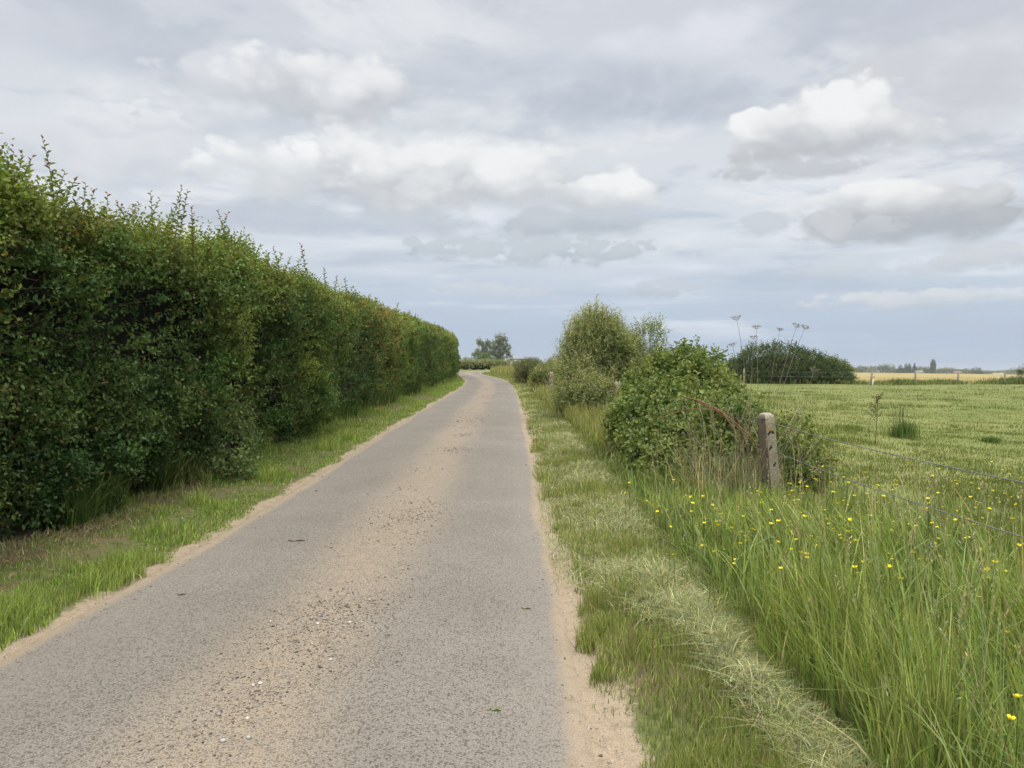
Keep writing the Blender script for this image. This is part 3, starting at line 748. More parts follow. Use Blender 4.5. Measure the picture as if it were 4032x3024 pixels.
def gravel():
    A = Acc(); n = 14000
    y = ysample(n, 2.4, 40, 1.3); x = cx(y) + .10 + rng.normal(0, .22, n)
    cl = clumpy(x, y, 1.3, 101); k = rng.uniform(0, 1, n) < np.clip(.22 + cl * 1.6, .04, 1); x, y = x[k], y[k]
    n2 = 900; y2 = ysample(n2, 2.4, 20, 1.4); side = rng.uniform(0, 1, n2) < .5
    x2 = cx(y2) + np.where(side, 1.55, -1.4) + rng.normal(0, .12, n2); x = np.concatenate([x, x2]); y = np.concatenate([y, y2]); n = len(x)
    s = rng.lognormal(math.log(.0042), .35, n) * (np.maximum(y, 4) / 4) ** .4
    base = np.array([(0, 0, 1), (1, 0, 0), (0, 1, 0), (-1, 0, 0), (0, -1, 0), (0, 0, -.6)], float)
    F = np.array([(0, 1, 2), (0, 2, 3), (0, 3, 4), (0, 4, 1), (5, 2, 1), (5, 3, 2), (5, 4, 3), (5, 1, 4)])
    V = base[None] * rng.uniform(.6, 1.3, (n, 6, 1)) * s[:, None, None] * np.array([1.1, 1.1, .7])
    a = rng.uniform(0, 6.28, n); ca, sa = np.cos(a)[:, None], np.sin(a)[:, None]
    V = np.stack([V[..., 0] * ca - V[..., 1] * sa, V[..., 0] * sa + V[..., 1] * ca, V[..., 2]], -1)
    u = x - cx(y); z = g0(x, y) + .012 + .03 * (1 - np.clip(np.abs(u) / 1.6, 0, 1) ** 2)
    V += np.stack([x, y, z + s * .25], -1)[:, None]
    col = np.array([(.12, .10, .09), (.20, .17, .14), (.30, .27, .23), (.38, .33, .26), (.50, .48, .44)])[rng.choice(5, n, p=[.32, .30, .2, .13, .05])]
    A.add(V.reshape(-1, 3), [(np.arange(n)[:, None, None] * 6 + F[None]).reshape(-1, 3)], np.repeat(col, 6, 0))
    tag(link('gravel', A.mesh('gravel'), M_stone), 'loose grit scattered down the middle of the lane', kind='stuff')
gravel()

def road_z(x, y):
    u = x - float(cx(y)); return float(g0(np.array(x), np.array(y))) + .012 + .03 * (1 - min(abs(u) / 1.6, 1) ** 2)
def hit_road(px, py):
    a = at(px, py, 1.) - np.array([0, 0, EYE]); lo = 1.
    for k in range(4000):
        y = 1.5 + k * .01
        p = a * y
        if EYE + p[2] < road_z(p[0], y): return p[0], y
def pebble_mesh(s, seed, flat=.55):
    r = np.random.default_rng(seed); nu, nv = 9, 6
    th = np.linspace(0, np.pi, nv); ph = np.linspace(0, 2 * np.pi, nu, endpoint=False)
    V = []
    for a in th:
        for b in ph: V.append((math.sin(a) * math.cos(b), math.sin(a) * math.sin(b) * .8, math.cos(a) * flat))
    V = np.array(V); V *= (1 + .22 * fbm(V[:, 0] * 1.5, V[:, 1] * 1.5, V[:, 2] * 1.5, seed=seed))[:, None]
    F = [(i * nu + j, i * nu + (j + 1) % nu, (i + 1) * nu + (j + 1) % nu, (i + 1) * nu + j) for i in range(nv - 1) for j in range(nu)]
    return V * s, [np.array(F)]
_peb = [((1512 / 1.476), 1900 + 1172 / 1.476, .011, (.72, .70, .66), 'larger white pebble of the close pair on the sandy road middle'),
        ((1472 / 1.476), 1900 + 1184 / 1.476, .008, (.72, .70, .66), 'smaller white pebble beside the larger one on the sandy road middle'),
        ((1296 / 1.476), 1900 + 1508 / 1.476, .013, (.42, .43, .44), 'grey flint pebble nearest the camera on the road'),
        ((1445 / 1.476), 1900 + 1490 / 1.476, .012, (.36, .38, .38), 'dull green grey pebble right of the grey flint near the camera'),
        ((1438 / 1.476), 1900 + 1374 / 1.476, .009, (.66, .63, .60), 'pinkish white pebble alone between the white pair and grey flint'),
        ((1846 / 1.476), 1900 + 822 / 1.476, .011, (.66, .65, .62), 'pale pebble lying with grit farther up the road middle'),
        ((900 + 705 * .678), 2000 + 667 * .678, .011, (.68, .66, .62), 'pale pebble at the right end of the grit patch up the road'),
        ((900 + 592 * .678), 2000 + 888 * .678, .012, (.44, .47, .48), 'bluish grey pebble alone on the sandy road middle')]
for i, (sx, sy, s, c, lab) in enumerate(_peb):
    x, y = hit_road(sx * 1024 / 4032, sy * 1024 / 4032)
    A = Acc(); V, F = pebble_mesh(s, 200 + i); A.add(V, F, c)
    o = link('pebble', A.mesh('pebble', True), M_stone); o.location = (x, y, road_z(x, y) + s * .35); o.rotation_euler = (0, 0, i * 1.7)
    tag(o, lab, 'pebble', 'pebbles lying on the lane')
# litter on the tarmac
def litter(name, sx, sy, length, width, col, lab, cat, rot):
    x, y = hit_road(sx * 1024 / 4032, sy * 1024 / 4032)
    t = np.linspace(-1, 1, 9); w = width * (1 - np.abs(t) ** 2.2) + .002
    z = .004 + .004 * np.sin(t * 5)
    V = np.concatenate([np.stack([t * length, w + .2 * width * np.sin(t * 3), z], 1), np.stack([t * length, -w + .2 * width * np.sin(t * 3), z + .004], 1), np.stack([t * length, .2 * width * np.sin(t * 3), z - .004], 1)])
    n = len(t); i = np.arange(n - 1)
    F = np.vstack([np.stack([i, i + 1, 2 * n + i + 1, 2 * n + i], 1), np.stack([2 * n + i, 2 * n + i + 1, n + i + 1, n + i], 1)])
    A = Acc(); A.add(V, [F], col); o = link(name, A.mesh(name, True), M_dry); o.location = (x, y, road_z(x, y)); o.rotation_euler = (0, 0, rot)
    tag(o, lab, cat)
litter('dead_leaf', 1170, 2131, .075, .013, (.16, .095, .07), 'curled reddish brown dead leaf lying on the left wheel track', 'leaf', .1)
litter('green_leaf', 900 + 1550 * .678, 2000 + 1178 * .678, .026, .007, (.22, .30, .09), 'small fresh green leaf lying on the right wheel track', 'leaf', -.2)
litter('dead_leaf', 900 + 1728 * .678, 2000 + 588 * .678, .03, .010, (.30, .22, .11), 'small tan dead leaf near the right tarmac edge', 'leaf', 0)
litter('dead_leaf', 715, 2343, .028, .008, (.15, .12, .10), 'small grey brown leaf near the left tarmac edge', 'leaf', .1)

# ------------------------------------------------------------------ left hedge
H_mid, H_lit, H_dk, H_cop, H_yel = map(np.array, ((.112, .172, .042), (.205, .250, .066), (.066, .116, .034), (.205, .180, .058), (.185, .228, .056)))
def hedge():
    hd = thing('field_hedge', 'tall clipped dark green hedge running along the left side of the lane', 'hedge', (-4.9, 6, 0))
    off = np.array([-4.9, 6, 0])
    def hx(y): return np.interp(y, [0, 6, 14, 24, 38, 57, 66], [-4.0, -4.0, -3.72, -3.95, -3.9, -4.15, -4.7])
    def hh(y): return np.interp(y, [0, 5, 8, 12, 20, 30, 45, 60, 64.5], [3.2, 3.15, 3.02, 3.05, 3.0, 3.05, 3.15, 3.2, 2.9])
    # profile: arc length q from face foot over the top to the back
    def surf(y, q):
        H = hh(y); r = .55
        s1 = H - .12 - r; s2 = s1 + r * np.pi / 2; s3 = s2 + .95; s4 = s3 + r * np.pi / 2
        X = np.zeros_like(y); Z = np.zeros_like(y); nx = np.zeros_like(y); nz = np.zeros_like(y)
        a = q < s1; X[a] = 0; Z[a] = .12 + q[a]; nx[a] = 1
        b = (q >= s1) & (q < s2); th = (q[b] - s1[b]) / r; X[b] = -r + r * np.cos(th); Z[b] = (H - r)[b] + r * np.sin(th); nx[b] = np.cos(th); nz[b] = np.sin(th)
        c = (q >= s2) & (q < s3); X[c] = -r - (q[c] - s2[c]); Z[c] = H[c]; nz[c] = 1
        e = q >= s3; th = np.pi / 2 + (q[e] - s3[e]) / r; X[e] = -r - .95 + r * np.cos(th); Z[e] = (H - r)[e] + r * np.sin(th); nx[e] = np.cos(th); nz[e] = np.sin(th)
        # foot undercut
        X -= .28 * sstep(.75, .1, Z) * (nx > .9)
        # far end rounds off
        endk = sstep(61.5, 65.3, y)
        X = X - endk * .9 * (Z > 0)
        P = np.stack([hx(y) + X, y, Z + g0(np.full_like(y, -4.5), y)], 1)
        N = np.stack([nx, .0 * y + .9 * endk, nz], 1)
        w1, c1 = worley(y + .25 * fbm(y * 2, Z * 2, seed=113), Z, X, 2.1, 114); w2, c2 = worley(y, Z, X, 4.6, 117)
        d = .26 * fbm(y * .8, Z * .9, X, seed=111) + .42 * (.48 - w1) + .16 * (.48 - w2) + .05
        surf.w = w1; surf.c = c1; surf.w2 = w2
        return P + nrm(N) * d[:, None], nrm(N), d, Z
    def colours(y, z, n):
        sp = fbm(y * .23, z * .12, seed=115, octv=2); sp2 = fbm(y * .9, z * .7, seed=116)
        k = np.clip(.5 + sp * 1.2 + sp2 * .5, 0, 1)[:, None]
        c = H_dk * (1 - k) + H_mid * k
        ky = (np.clip(sp2 * 1.4 - .25, 0, 1) * .8)[:, None]; c = c * (1 - ky) + H_yel * ky
        top = (sstep(2.2, 3.3, z) * .75)[:, None]; c = c * (1 - top) + H_lit * top    # lit look of the top put into the leaf colour, over young growth
        return c
    nz_top = lambda N: N[:, 2] > .55
    # leafy twigs over face and top
    S = 60000
    y = np.concatenate([ysample(S, 4.0, 65, 1.12), rng.uniform(1.5, 4.0, 1400)])
    S = len(y); q = rng.uniform(0, 4.9, S)
    P, N, d, Z = surf(y, q); w1, c1, w2 = surf.w, surf.c, surf.w2
    hole = fbm(y * .95, Z * 1.05, seed=118, octv=3)
    face = q < hh(y) - .6
    keep = ((hole > np.where(y < 20, -.13, -.2)) & (rng.uniform(0, 1, S) < 1.25 - .9 * sstep(.35, .75, w1) - .25 * sstep(.4, .7, w2))) | (~face) | (rng.uniform(0, 1, S) < .17)
    c1 = c1[keep]
    P, N, d, Z, y, q = P[keep], N[keep], d[keep], Z[keep], y[keep], q[keep]; S = len(y)
    depth = np.where(rng.uniform(0, 1, S) < .2, rng.uniform(.1, .42, S), rng.exponential(.06, S))
    base = P - N * (depth[:, None] + .12)
    base[:, 0] += rng.normal(0, .03, S)
    dr = N * .75 + UP * rng.uniform(-.1, .9, (S, 1)) + rng.normal(0, .45, (S, 3))
    topk = nz_top(N) & (rng.uniform(0, 1, S) < .35)
    dr[topk] = UP + rng.normal(0, .28, (topk.sum(), 3))
    lod = (np.maximum(y, 8) / 8) ** .52
    ln = rng.uniform(.14, .34, S); ln[topk] = rng.uniform(.25, .6, topk.sum()) * np.exp(-y[topk] / 60)
    c = colours(y, Z, S) * np.exp((c1[:, None] - .5) * .7) * np.stack([1 + (c1 * 7 % 1 - .5) * .35, np.ones(S), 1 + (c1 * 13 % 1 - .5) * .3], 1)
    cop = np.exp(-((y - 24.5) / 3.6) ** 2)                                   # the copper-tinged maple length
    is_cop = rng.uniform(0, 1, S) < cop * (.15 + .30 * sstep(.6, 2.6, Z)) + .02 * (Z > 2.6)
    near = (y < 16)
    A = Acc(); Bc = Acc()
    for sel, tgt, cc in ((~is_cop & near, A, c), (~is_cop & ~near, A, c), (is_cop, Bc, None)):
        n_ = sel.sum()
        if cc is None:
            cc = np.broadcast_to(H_cop, (S, 3)) * np.exp(rng.normal(0, .2, (S, 1)))
        kk = rng.uniform(0, 1, (n_, 1)) < .07
        tip = np.where(kk, np.array((.20, .155, .06)), cc[sel] * 1.35)
        tgt.add(*sprigs(base[sel] - off, dr[sel], ln[sel], 9 if near[sel].any() and not (~near[sel]).any() else 8, .048 * lod[sel] * np.where(y[sel] < 14, 1.26, 1.12), .66, cc[sel], tip=tip, far=not near[sel].any()))
    link('foliage', A.mesh('hedge_foliage'), M_leaf, hd)
    o = link('foliage', Bc.mesh('hedge_copper_foliage'), M_leaf, hd); o['label'] = 'copper tinged maple leaves in the hedge'
    # dark interior: crossing branches and a near-black sheet whose colour stands for inner shade
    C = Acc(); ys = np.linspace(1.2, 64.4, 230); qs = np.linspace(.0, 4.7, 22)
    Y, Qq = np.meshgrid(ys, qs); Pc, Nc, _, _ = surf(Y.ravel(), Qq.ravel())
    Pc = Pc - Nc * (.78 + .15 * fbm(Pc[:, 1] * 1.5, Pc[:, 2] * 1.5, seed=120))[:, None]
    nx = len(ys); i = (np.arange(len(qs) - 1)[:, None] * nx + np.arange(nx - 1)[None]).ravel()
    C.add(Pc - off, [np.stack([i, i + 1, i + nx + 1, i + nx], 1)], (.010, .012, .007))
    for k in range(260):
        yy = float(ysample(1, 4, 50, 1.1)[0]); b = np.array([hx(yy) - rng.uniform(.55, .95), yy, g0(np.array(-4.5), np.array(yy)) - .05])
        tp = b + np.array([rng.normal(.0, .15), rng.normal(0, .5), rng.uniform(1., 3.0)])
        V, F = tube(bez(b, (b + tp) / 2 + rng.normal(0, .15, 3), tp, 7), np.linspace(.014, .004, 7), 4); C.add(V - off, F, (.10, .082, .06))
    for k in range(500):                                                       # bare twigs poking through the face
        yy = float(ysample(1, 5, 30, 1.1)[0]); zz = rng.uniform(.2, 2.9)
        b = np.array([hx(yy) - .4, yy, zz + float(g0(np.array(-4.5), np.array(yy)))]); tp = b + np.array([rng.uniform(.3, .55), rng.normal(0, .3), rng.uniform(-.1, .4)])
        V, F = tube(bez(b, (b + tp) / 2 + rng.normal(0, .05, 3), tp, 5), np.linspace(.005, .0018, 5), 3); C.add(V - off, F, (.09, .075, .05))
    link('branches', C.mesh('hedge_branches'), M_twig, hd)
    # tall young shoots above the clipped top
    tops = [(10, 312, 6.2), (48, 338, 6.3), (92, 300, 6.5), (112, 350, 6.6), (70, 355, 6.4), (165, 385, 7.0), (232, 418, 7.6), (205, 428, 7.4), (262, 455, 8.0), (300, 440, 8.2), (325, 415, 8.3), (345, 430, 8.5), (390, 425, 8.9),
            (405, 412, 9.0), (418, 404, 9.1), (448, 448, 9.4), (470, 455, 9.7), (492, 462, 9.9), (440, 470, 9.3), (520, 515, 10.8), (555, 508, 11.2), (575, 545, 12), (610, 548, 12.6), (650, 528, 13.2), (665, 548, 13.6), (700, 580, 15),
            (545, 530, 11.4), (628, 555, 13), (590, 535, 12.2), (185, 400, 7.2), (30, 365, 6.3), (140, 372, 6.8), (860, 655, 27), (905, 680, 31), (800, 638, 23), (745, 600, 17), (728, 596, 16.4), (940, 700, 38), (375, 450, 8.8), (285, 450, 8.1), (250, 440, 7.8)]
    for k, (px, py, yy) in enumerate(tops):
        p = at(px * Q, py * Q, yy)
        x0 = float(hx(yy)) - rng.uniform(.1, .5); zt = float(hh(yy)) + float(g0(np.array(-4.5), np.array(yy)))
        p = np.array([np.clip(p[0], x0 - .35, x0 + .45), yy, np.clip(p[2], zt + .15, zt + .85)])
        b = np.array([p[0] + rng.normal(-.12, .16), yy + rng.normal(0, .1), zt - .40])
        St = Acc(); P = bez(b, (b + p) / 2 + np.array([rng.normal(0, .04), rng.normal(0, .03), 0]), p, 9)
        V, F = tube(P, np.linspace(.0042, .0018, 9) * (1 + yy / 40), 4); St.add(V - off, F, (.12, .11, .05))
        n = int(np.linalg.norm(p - b) / .032); t = np.linspace(.12, 1, n); tt = t * 8; ii = np.clip(tt.astype(int), 0, 7); pos = P[ii] + (P[ii + 1] - P[ii]) * (tt - ii)[:, None]
        a = np.arange(n) * 2.4 + k; ax = np.stack([np.cos(a), np.sin(a), .55 + .5 * t], 1) + rng.normal(0, .15, (n, 3))
        L = (.066 * (1 - .45 * t ** 3)) * rng.uniform(.75, 1.15, n) * (1 + yy / 45); col = jitter_col(n, (.15, .19, .055), .2)
        kt = (t > .93)[:, None]; col = np.where(kt, np.array((.24, .12, .055)), col)
        St.add(*leaves(pos - off, ax, L, L * .58, UP + rng.normal(0, .3, (n, 3)), col, droop=.25))
        link('shoot', St.mesh('hedge_shoot'), M_leaf, hd)
hedge()

# ------------------------------------------------------------------ free-standing shrubs
def blob_points(blobs, n, seed, amp=.22, freq=1.4, low=-.75):
    """points on the outside of a union of ellipsoids; returns points, normals"""
    w = np.array([a * b + b * c + a * c for (_, (a, b, c)) in blobs]); w = w / w.sum()
    which = rng.choice(len(blobs), n, p=w); v = nrm(rng.normal(size=(n, 3)))
    C = np.array([b[0] for b in blobs], float)[which]; Rr = np.array([b[1] for b in blobs], float)[which]
    nn = nrm(v / Rr); dsp = 1 + amp * fbm((C + v * Rr)[:, 0] * freq, (C + v * Rr)[:, 1] * freq, (C + v * Rr)[:, 2] * freq, seed=seed)
    P = C + v * Rr * dsp[:, None]; wl, _ = worley(P[:, 0], P[:, 1], P[:, 2], freq * 2.2, seed + 31); P = P + nn * (np.minimum.reduce(Rr, axis=1) * .5 * (.45 - wl))[:, None]
    ok = nn[:, 2] > low
    for (c, r) in blobs:
        q = ((P - np.array(c)) / np.array(r)); ok &= (np.sum(q * q, 1) > .62) | (np.all(C == np.array(c), 1))
    ok &= P[:, 2] > gz(P[:, 0], P[:, 1]) + .02
    return P[ok], nn[ok]
def shrub(name, label, cat, blobs,  S, nleaf, L, asp, cols, up=.5, ln=(.15, .35), seed=1, tipc=None, far=False, mat=None, holes=-.3, stems=14, core=.45, shoots=0, shoot_len=.5, stemcol=(.10, .085, .06), freq=1.4, hfreq=2.0, lowcol=None, amp=.22):
    mat = mat or M_leaf
    c0 = np.mean([b[0] for b in blobs], 0); gzv = float(gz(np.array([c0[0]]), np.array([c0[1]]))[0]); off = np.array([c0[0], c0[1], gzv])
    t = thing(name, label, cat, tuple(off))
    P, N = blob_points(blobs, S, seed, amp=amp, freq=freq)
    hole = fbm(P[:, 0] * hfreq, P[:, 1] * hfreq, P[:, 2] * hfreq, seed=seed + 5); k = (hole > holes) | (rng.uniform(0, 1, len(P)) < .2); P, N = P[k], N[k]
    S = len(P); sc = float(np.mean([min(b[1]) for b in blobs]))
    base = P - N * (np.where(rng.uniform(0, 1, (S, 1)) < .35, rng.uniform(.1, .45, (S, 1)), rng.exponential(.07, (S, 1))) * sc + .10 * sc)
    dr = N * .7 + UP * up * rng.uniform(.2, 1.6, (S, 1)) + rng.normal(0, .35, (S, 3))
    kk = np.clip(.5 + fbm(P[:, 0] * 1.6, P[:, 1] * 1.6, P[:, 2] * 1.6, seed=seed + 9) * 1.2 + rng.normal(0, .15, S), 0, 1)[:, None]
    c = np.array(cols[0]) * (1 - kk) + np.array(cols[1]) * kk
    A = Acc(); A.add(*sprigs(base - off, dr, rng.uniform(*ln, S), nleaf, L, asp, c, tip=None if tipc is None else np.broadcast_to(np.array(tipc), (S, 3)), far=far))
    link('foliage', A.mesh(name + '_foliage'), mat, t)
    B = Acc()
    for (cc, r) in (blobs if core > 0 else []):      # near-black mass well inside the leaves, inner shade put into its colour
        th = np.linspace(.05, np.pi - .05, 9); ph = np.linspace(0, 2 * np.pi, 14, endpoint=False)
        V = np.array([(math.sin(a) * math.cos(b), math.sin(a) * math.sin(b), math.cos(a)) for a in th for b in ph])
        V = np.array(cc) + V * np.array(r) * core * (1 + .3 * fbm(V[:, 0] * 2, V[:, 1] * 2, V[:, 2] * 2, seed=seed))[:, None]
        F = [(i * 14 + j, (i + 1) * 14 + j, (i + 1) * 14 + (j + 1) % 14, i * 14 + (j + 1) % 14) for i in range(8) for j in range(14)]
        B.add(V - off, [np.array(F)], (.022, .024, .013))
    for k in range(stems):
        cc, r = blobs[rng.integers(len(blobs))]
        b = np.array([c0[0] + rng.normal(0, .12 * sc), c0[1] + rng.normal(0, .12 * sc), gzv - .05])
        d = nrm(rng.normal(size=3)); d[2] = abs(d[2]); tp = np.array(cc) + d * np.array(r) * .95
        V, F = tube(bez(b, (b + tp) / 2 + rng.normal(0, .1 * sc, 3), tp, 7), np.linspace(.022, .004, 7) * sc, 4); B.add(V - off, F, stemcol)
    link('branches', B.mesh(name + '_branches'), M_twig, t)
    if shoots:
        Pt, Nt = blob_points(blobs, 4000, seed + 3, freq=freq); kk = np.where(Nt[:, 2] > .45)[0]; sel = rng.choice(kk, min(shoots, len(kk)), replace=False)
        for q in sel:
            St = Acc(); b = Pt[q] - Nt[q] * .15 * sc; ll = shoot_len * rng.uniform(.5, 1.1); d = nrm(UP * 1.1 + Nt[q] * .6 + rng.normal(0, .15, 3)); tp = b + d * ll
            PP = bez(b, (b + tp) / 2 + rng.normal(0, .03, 3), tp, 6); V, F = tube(PP, np.linspace(.004, .002, 6) * (1 + b[1] / 30), 4); St.add(V - off, F, stemcol)
            n = max(6, int(ll / (L * .55))); tt = np.linspace(.1, .999, n) * 5; ii = tt.astype(int); pos = PP[ii] + (PP[ii + 1] - PP[ii]) * (tt - ii)[:, None]
            a = np.arange(n) * 2.4 + q; ax = np.stack([np.cos(a), np.sin(a), np.full(n, .9)], 1)
            St.add(*leaves(pos - off, ax, L * 1.05, L * asp, UP + rng.normal(0, .3, (n, 3)), jitter_col(n, cols[1] if tipc is None else tipc, .2)))
            link('shoot', St.mesh(name + '_shoot'), mat, t)
    return t, off
gzf = lambda x, y: float(gz(np.array([float(x)]), np.array([float(y)]))[0])

# willow-like bush on the fence line and its paler neighbour
b0 = gzf(2.0, 20)
shrub('willow_bush', 'tall rounded grey green bush with upright narrow leaves on the right verge', 'bush',
      [((2.15, 20.2, b0 + 1.05), (.85, 1.0, 1.15)), ((2.1, 20.0, b0 + 1.80), (.55, .8, .80)), ((2.55, 20.1, b0 + 1.72), (.50, .7, .72)), ((1.75, 19.7, b0 + .85), (.62, .9, .80)), ((1.62, 19.9, b0 + 1.5), (.32, .5, .5)), ((2.95, 20.4, b0 + 1.0), (.70, .8, 1.05)), ((1.85, 19.0, b0 + .45), (.62, .6, .55))],
      12500, 9, .098, .30, ((.195, .255, .10), (.34, .385, .165)), up=1.6, ln=(.25, .55), seed=301, tipc=(.35, .36, .19), stems=22, amp=.36, shoots=70, shoot_len=.6, core=.3, holes=-.36, hfreq=1.6)
b1 = gzf(3.3, 20.5)
shrub('sapling_bush', 'lighter green loose shrub leaning out behind the grey green bush', 'bush',
      [((3.35, 21.0, b1 + 1.05), (.55, .6, .8)), ((3.55, 20.8, b1 + 1.75), (.42, .4, .55)), ((4.0, 21.0, b1 + 1.3), (.42, .45, .5)), ((3.85, 20.9, b1 + 2.15), (.22, .22, .40))],
      1900, 9, .078, .45, ((.16, .205, .08), (.25, .29, .115)), up=.9, ln=(.25, .5), seed=311, stems=16, shoots=9, shoot_len=.5, core=0, holes=-.15)
# bramble
b2 = gzf(2.3, 11)
br, off_b = shrub('bramble_thicket', 'broad mound of green brambles beside the leaning concrete post', 'bramble bush',
      [((2.35, 11.6, b2 + .58), (.78, 1.4, .62)), ((2.75, 12.2, b2 + .85), (.75, 1.3, .72)), ((2.45, 10.3, b2 + .42), (.66, .9, .58)), ((2.85, 10.2, b2 + .55), (.55, .8, .50)), ((2.85, 12.4, b2 + 1.32), (.55, .5, .46)), ((2.3, 12.9, b2 + .78), (.5, .8, .52)), ((2.45, 9.5, b2 + .22), (.45, .4, .34)), ((1.95, 10.7, b2 + .28), (.40, .9, .42)), ((2.0, 12.3, b2 + .35), (.40, .8, .48)), ((2.1, 9.75, b2 + .22), (.42, .5, .36)), ((2.3, 9.35, b2 + .2), (.35, .4, .3))],
      14500, 6, .076, .76, ((.080, .140, .038), (.200, .268, .080)), up=.55, ln=(.12, .28), seed=321, tipc=(.21, .26, .085), stems=30, amp=.32, shoots=22, shoot_len=.5, core=.44, holes=-.3, stemcol=(.16, .09, .06))
shrub('bramble_clump', 'low bramble clump just right of the leaning concrete post', 'bramble bush',
      [((3.42, 9.3, .38), (.38, .6, .36)), ((3.30, 8.9, .22), (.30, .35, .26)), ((3.7, 10.2, .5), (.4, .6, .42))],
      1500, 6, .062, .74, ((.105, .160, .042), (.20, .24, .075)), up=.5, ln=(.10, .22), seed=331, stems=12, core=.6, stemcol=(.16, .09, .06))
D = Acc()
for (p, q, r, y0, y1, rad) in [((1478, 858), (1560, 870), (1650, 975), 9.9, 9.0, .011), ((1500, 865), (1590, 900), (1645, 985), 9.8, 9.0, .008), ((1430, 905), (1490, 870), (1560, 890), 9.6, 9.4, .005), ((1540, 880), (1600, 900), (1655, 960), 9.7, 9.1, .007), ((1560, 890), (1600, 950), (1640, 1010), 9.4, 9.0, .006)]:
    V, F = tube(bez(at(p[0] * Q, p[1] * Q, y0), at(q[0] * Q, q[1] * Q, (y0 + y1) / 2), at(r[0] * Q, r[1] * Q, y1), 14), np.linspace(rad, rad * .7, 14), 5); D.add(V - off_b, F, (.20, .105, .065))
o = link('dead_cane', D.mesh('dead_canes'), M_twig, br); o['label'] = 'reddish brown dead bramble canes arching to the post'

shrub('bramble_clump', 'pale green bramble sprawling from the hedge foot onto the left verge', 'bramble bush',
      [((-3.86, 10.2, .40), (.30, .55, .38)), ((-3.66, 9.8, .18), (.28, .4, .20)), ((-3.95, 10.8, .5), (.30, .5, .42))],
      1500, 6, .066, .74, ((.090, .145, .050), (.165, .220, .085)), up=.5, ln=(.10, .25), seed=335, stems=10, core=.4, stemcol=(.16, .09, .06))
# big dark bush in the pasture
b3 = .44
shrub('field_bush', 'large dark green hawthorn bush standing at the far side of the pasture', 'bush',
      [((22.5, 66, b3 + 1.5), (3.6, 2.4, 1.75)), ((25.2, 66.5, b3 + 1.3), (2.8, 2.2, 1.4)), ((20.3, 65.8, b3 + 1.0), (2.2, 1.9, 1.2)), ((27.3, 66.8, b3 + .85), (1.9, 1.8, 1.0)), ((23.4, 65.5, b3 + .7), (4.4, 2.0, .9)), ((25.6, 65.3, b3 + .45), (3.6, 1.6, .75)), ((20.2, 65.0, b3 + .45), (2.3, 1.5, .75))],
      8500, 7, .21, .55, ((.040, .074, .024), (.100, .142, .044)), up=.7, ln=(.35, .8), seed=341, stems=16, shoots=22, shoot_len=.8, far=True, core=.6, freq=.7, hfreq=.9, holes=-.3)
shrub('grey_bush', 'paler grey green scrub at the right end of the dark field bush', 'bush',
      [((28.7, 68, b3 + .95), (1.3, 1.3, 1.0)), ((27.8, 68.4, b3 + 1.4), (1.2, 1.2, .9))],
      1300, 7, .19, .5, ((.12, .15, .065), (.20, .225, .10)), up=.7, ln=(.3, .6), seed=345, stems=8, far=True, freq=.8, hfreq=1.)
# hedgerow bushes farther along the right side
for k, (x, y, rx, ry, hz, cols, lab, nm) in enumerate([
        (.95, 46, .75, 3.4, 1.25, ((.080, .105, .042), (.155, .165, .065)), 'low dark hedgerow bush past the willow bush, nearest the road bend', 'hedgerow_bush'),
        (2.3, 42, 1.0, 3.0, 1.2, ((.13, .15, .055), (.21, .22, .085)), 'olive brown hedgerow bush right of the low dark one', 'hedgerow_bush'),
        (1.6, 34, .7, 1.6, .95, ((.13, .16, .055), (.22, .235, .085)), 'small straggling bush just beyond the willow bush', 'hedgerow_bush')]):
    b = gzf(x, y)
    shrub(nm, lab, 'bush', [((x, y, b + hz * .5), (rx, ry, hz * .55)), ((x + .3, y + ry * .5, b + hz * .6), (rx * .8, ry * .6, hz * .5)), ((x - .1, y - ry * .5, b + hz * .45), (rx * .75, ry * .5, hz * .45))],
          2600, 7, .12, .5, cols, up=.7, ln=(.2, .45), seed=351 + k * 7, stems=10, shoots=10, shoot_len=.4, far=True, hfreq=1.4)
b = gzf(6, 104)
shrub('low_hedge', 'low trimmed hedge with pale tops on the outside of the road bend', 'hedge',
      [((xx, 104.6 + .12 * abs(xx + 5), 1.16 + .6), (1.3, .9, .68)) for xx in np.arange(-14, 3.2, 1.1)],
      6000, 7, .20, .45, ((.17, .21, .08), (.34, .36, .16)), up=1.0, ln=(.25, .5), seed=371, stems=30, far=True, hfreq=.9, core=.7)
shrub('pale_shrub', 'pale flowering shrub behind the low hedge left of the two field trees', 'bush',
      [((-13.5, 130, 2.6), (2.2, 2., 1.5)), ((-16, 131, 2.2), (2.0, 2., 1.2)), ((-11.5, 131, 2.2), (1.6, 1.5, 1.1))],
      1500, 7, .3, .5, ((.24, .28, .13), (.38, .39, .22)), up=.5, ln=(.3, .6), seed=381, far=True, hfreq=.7)

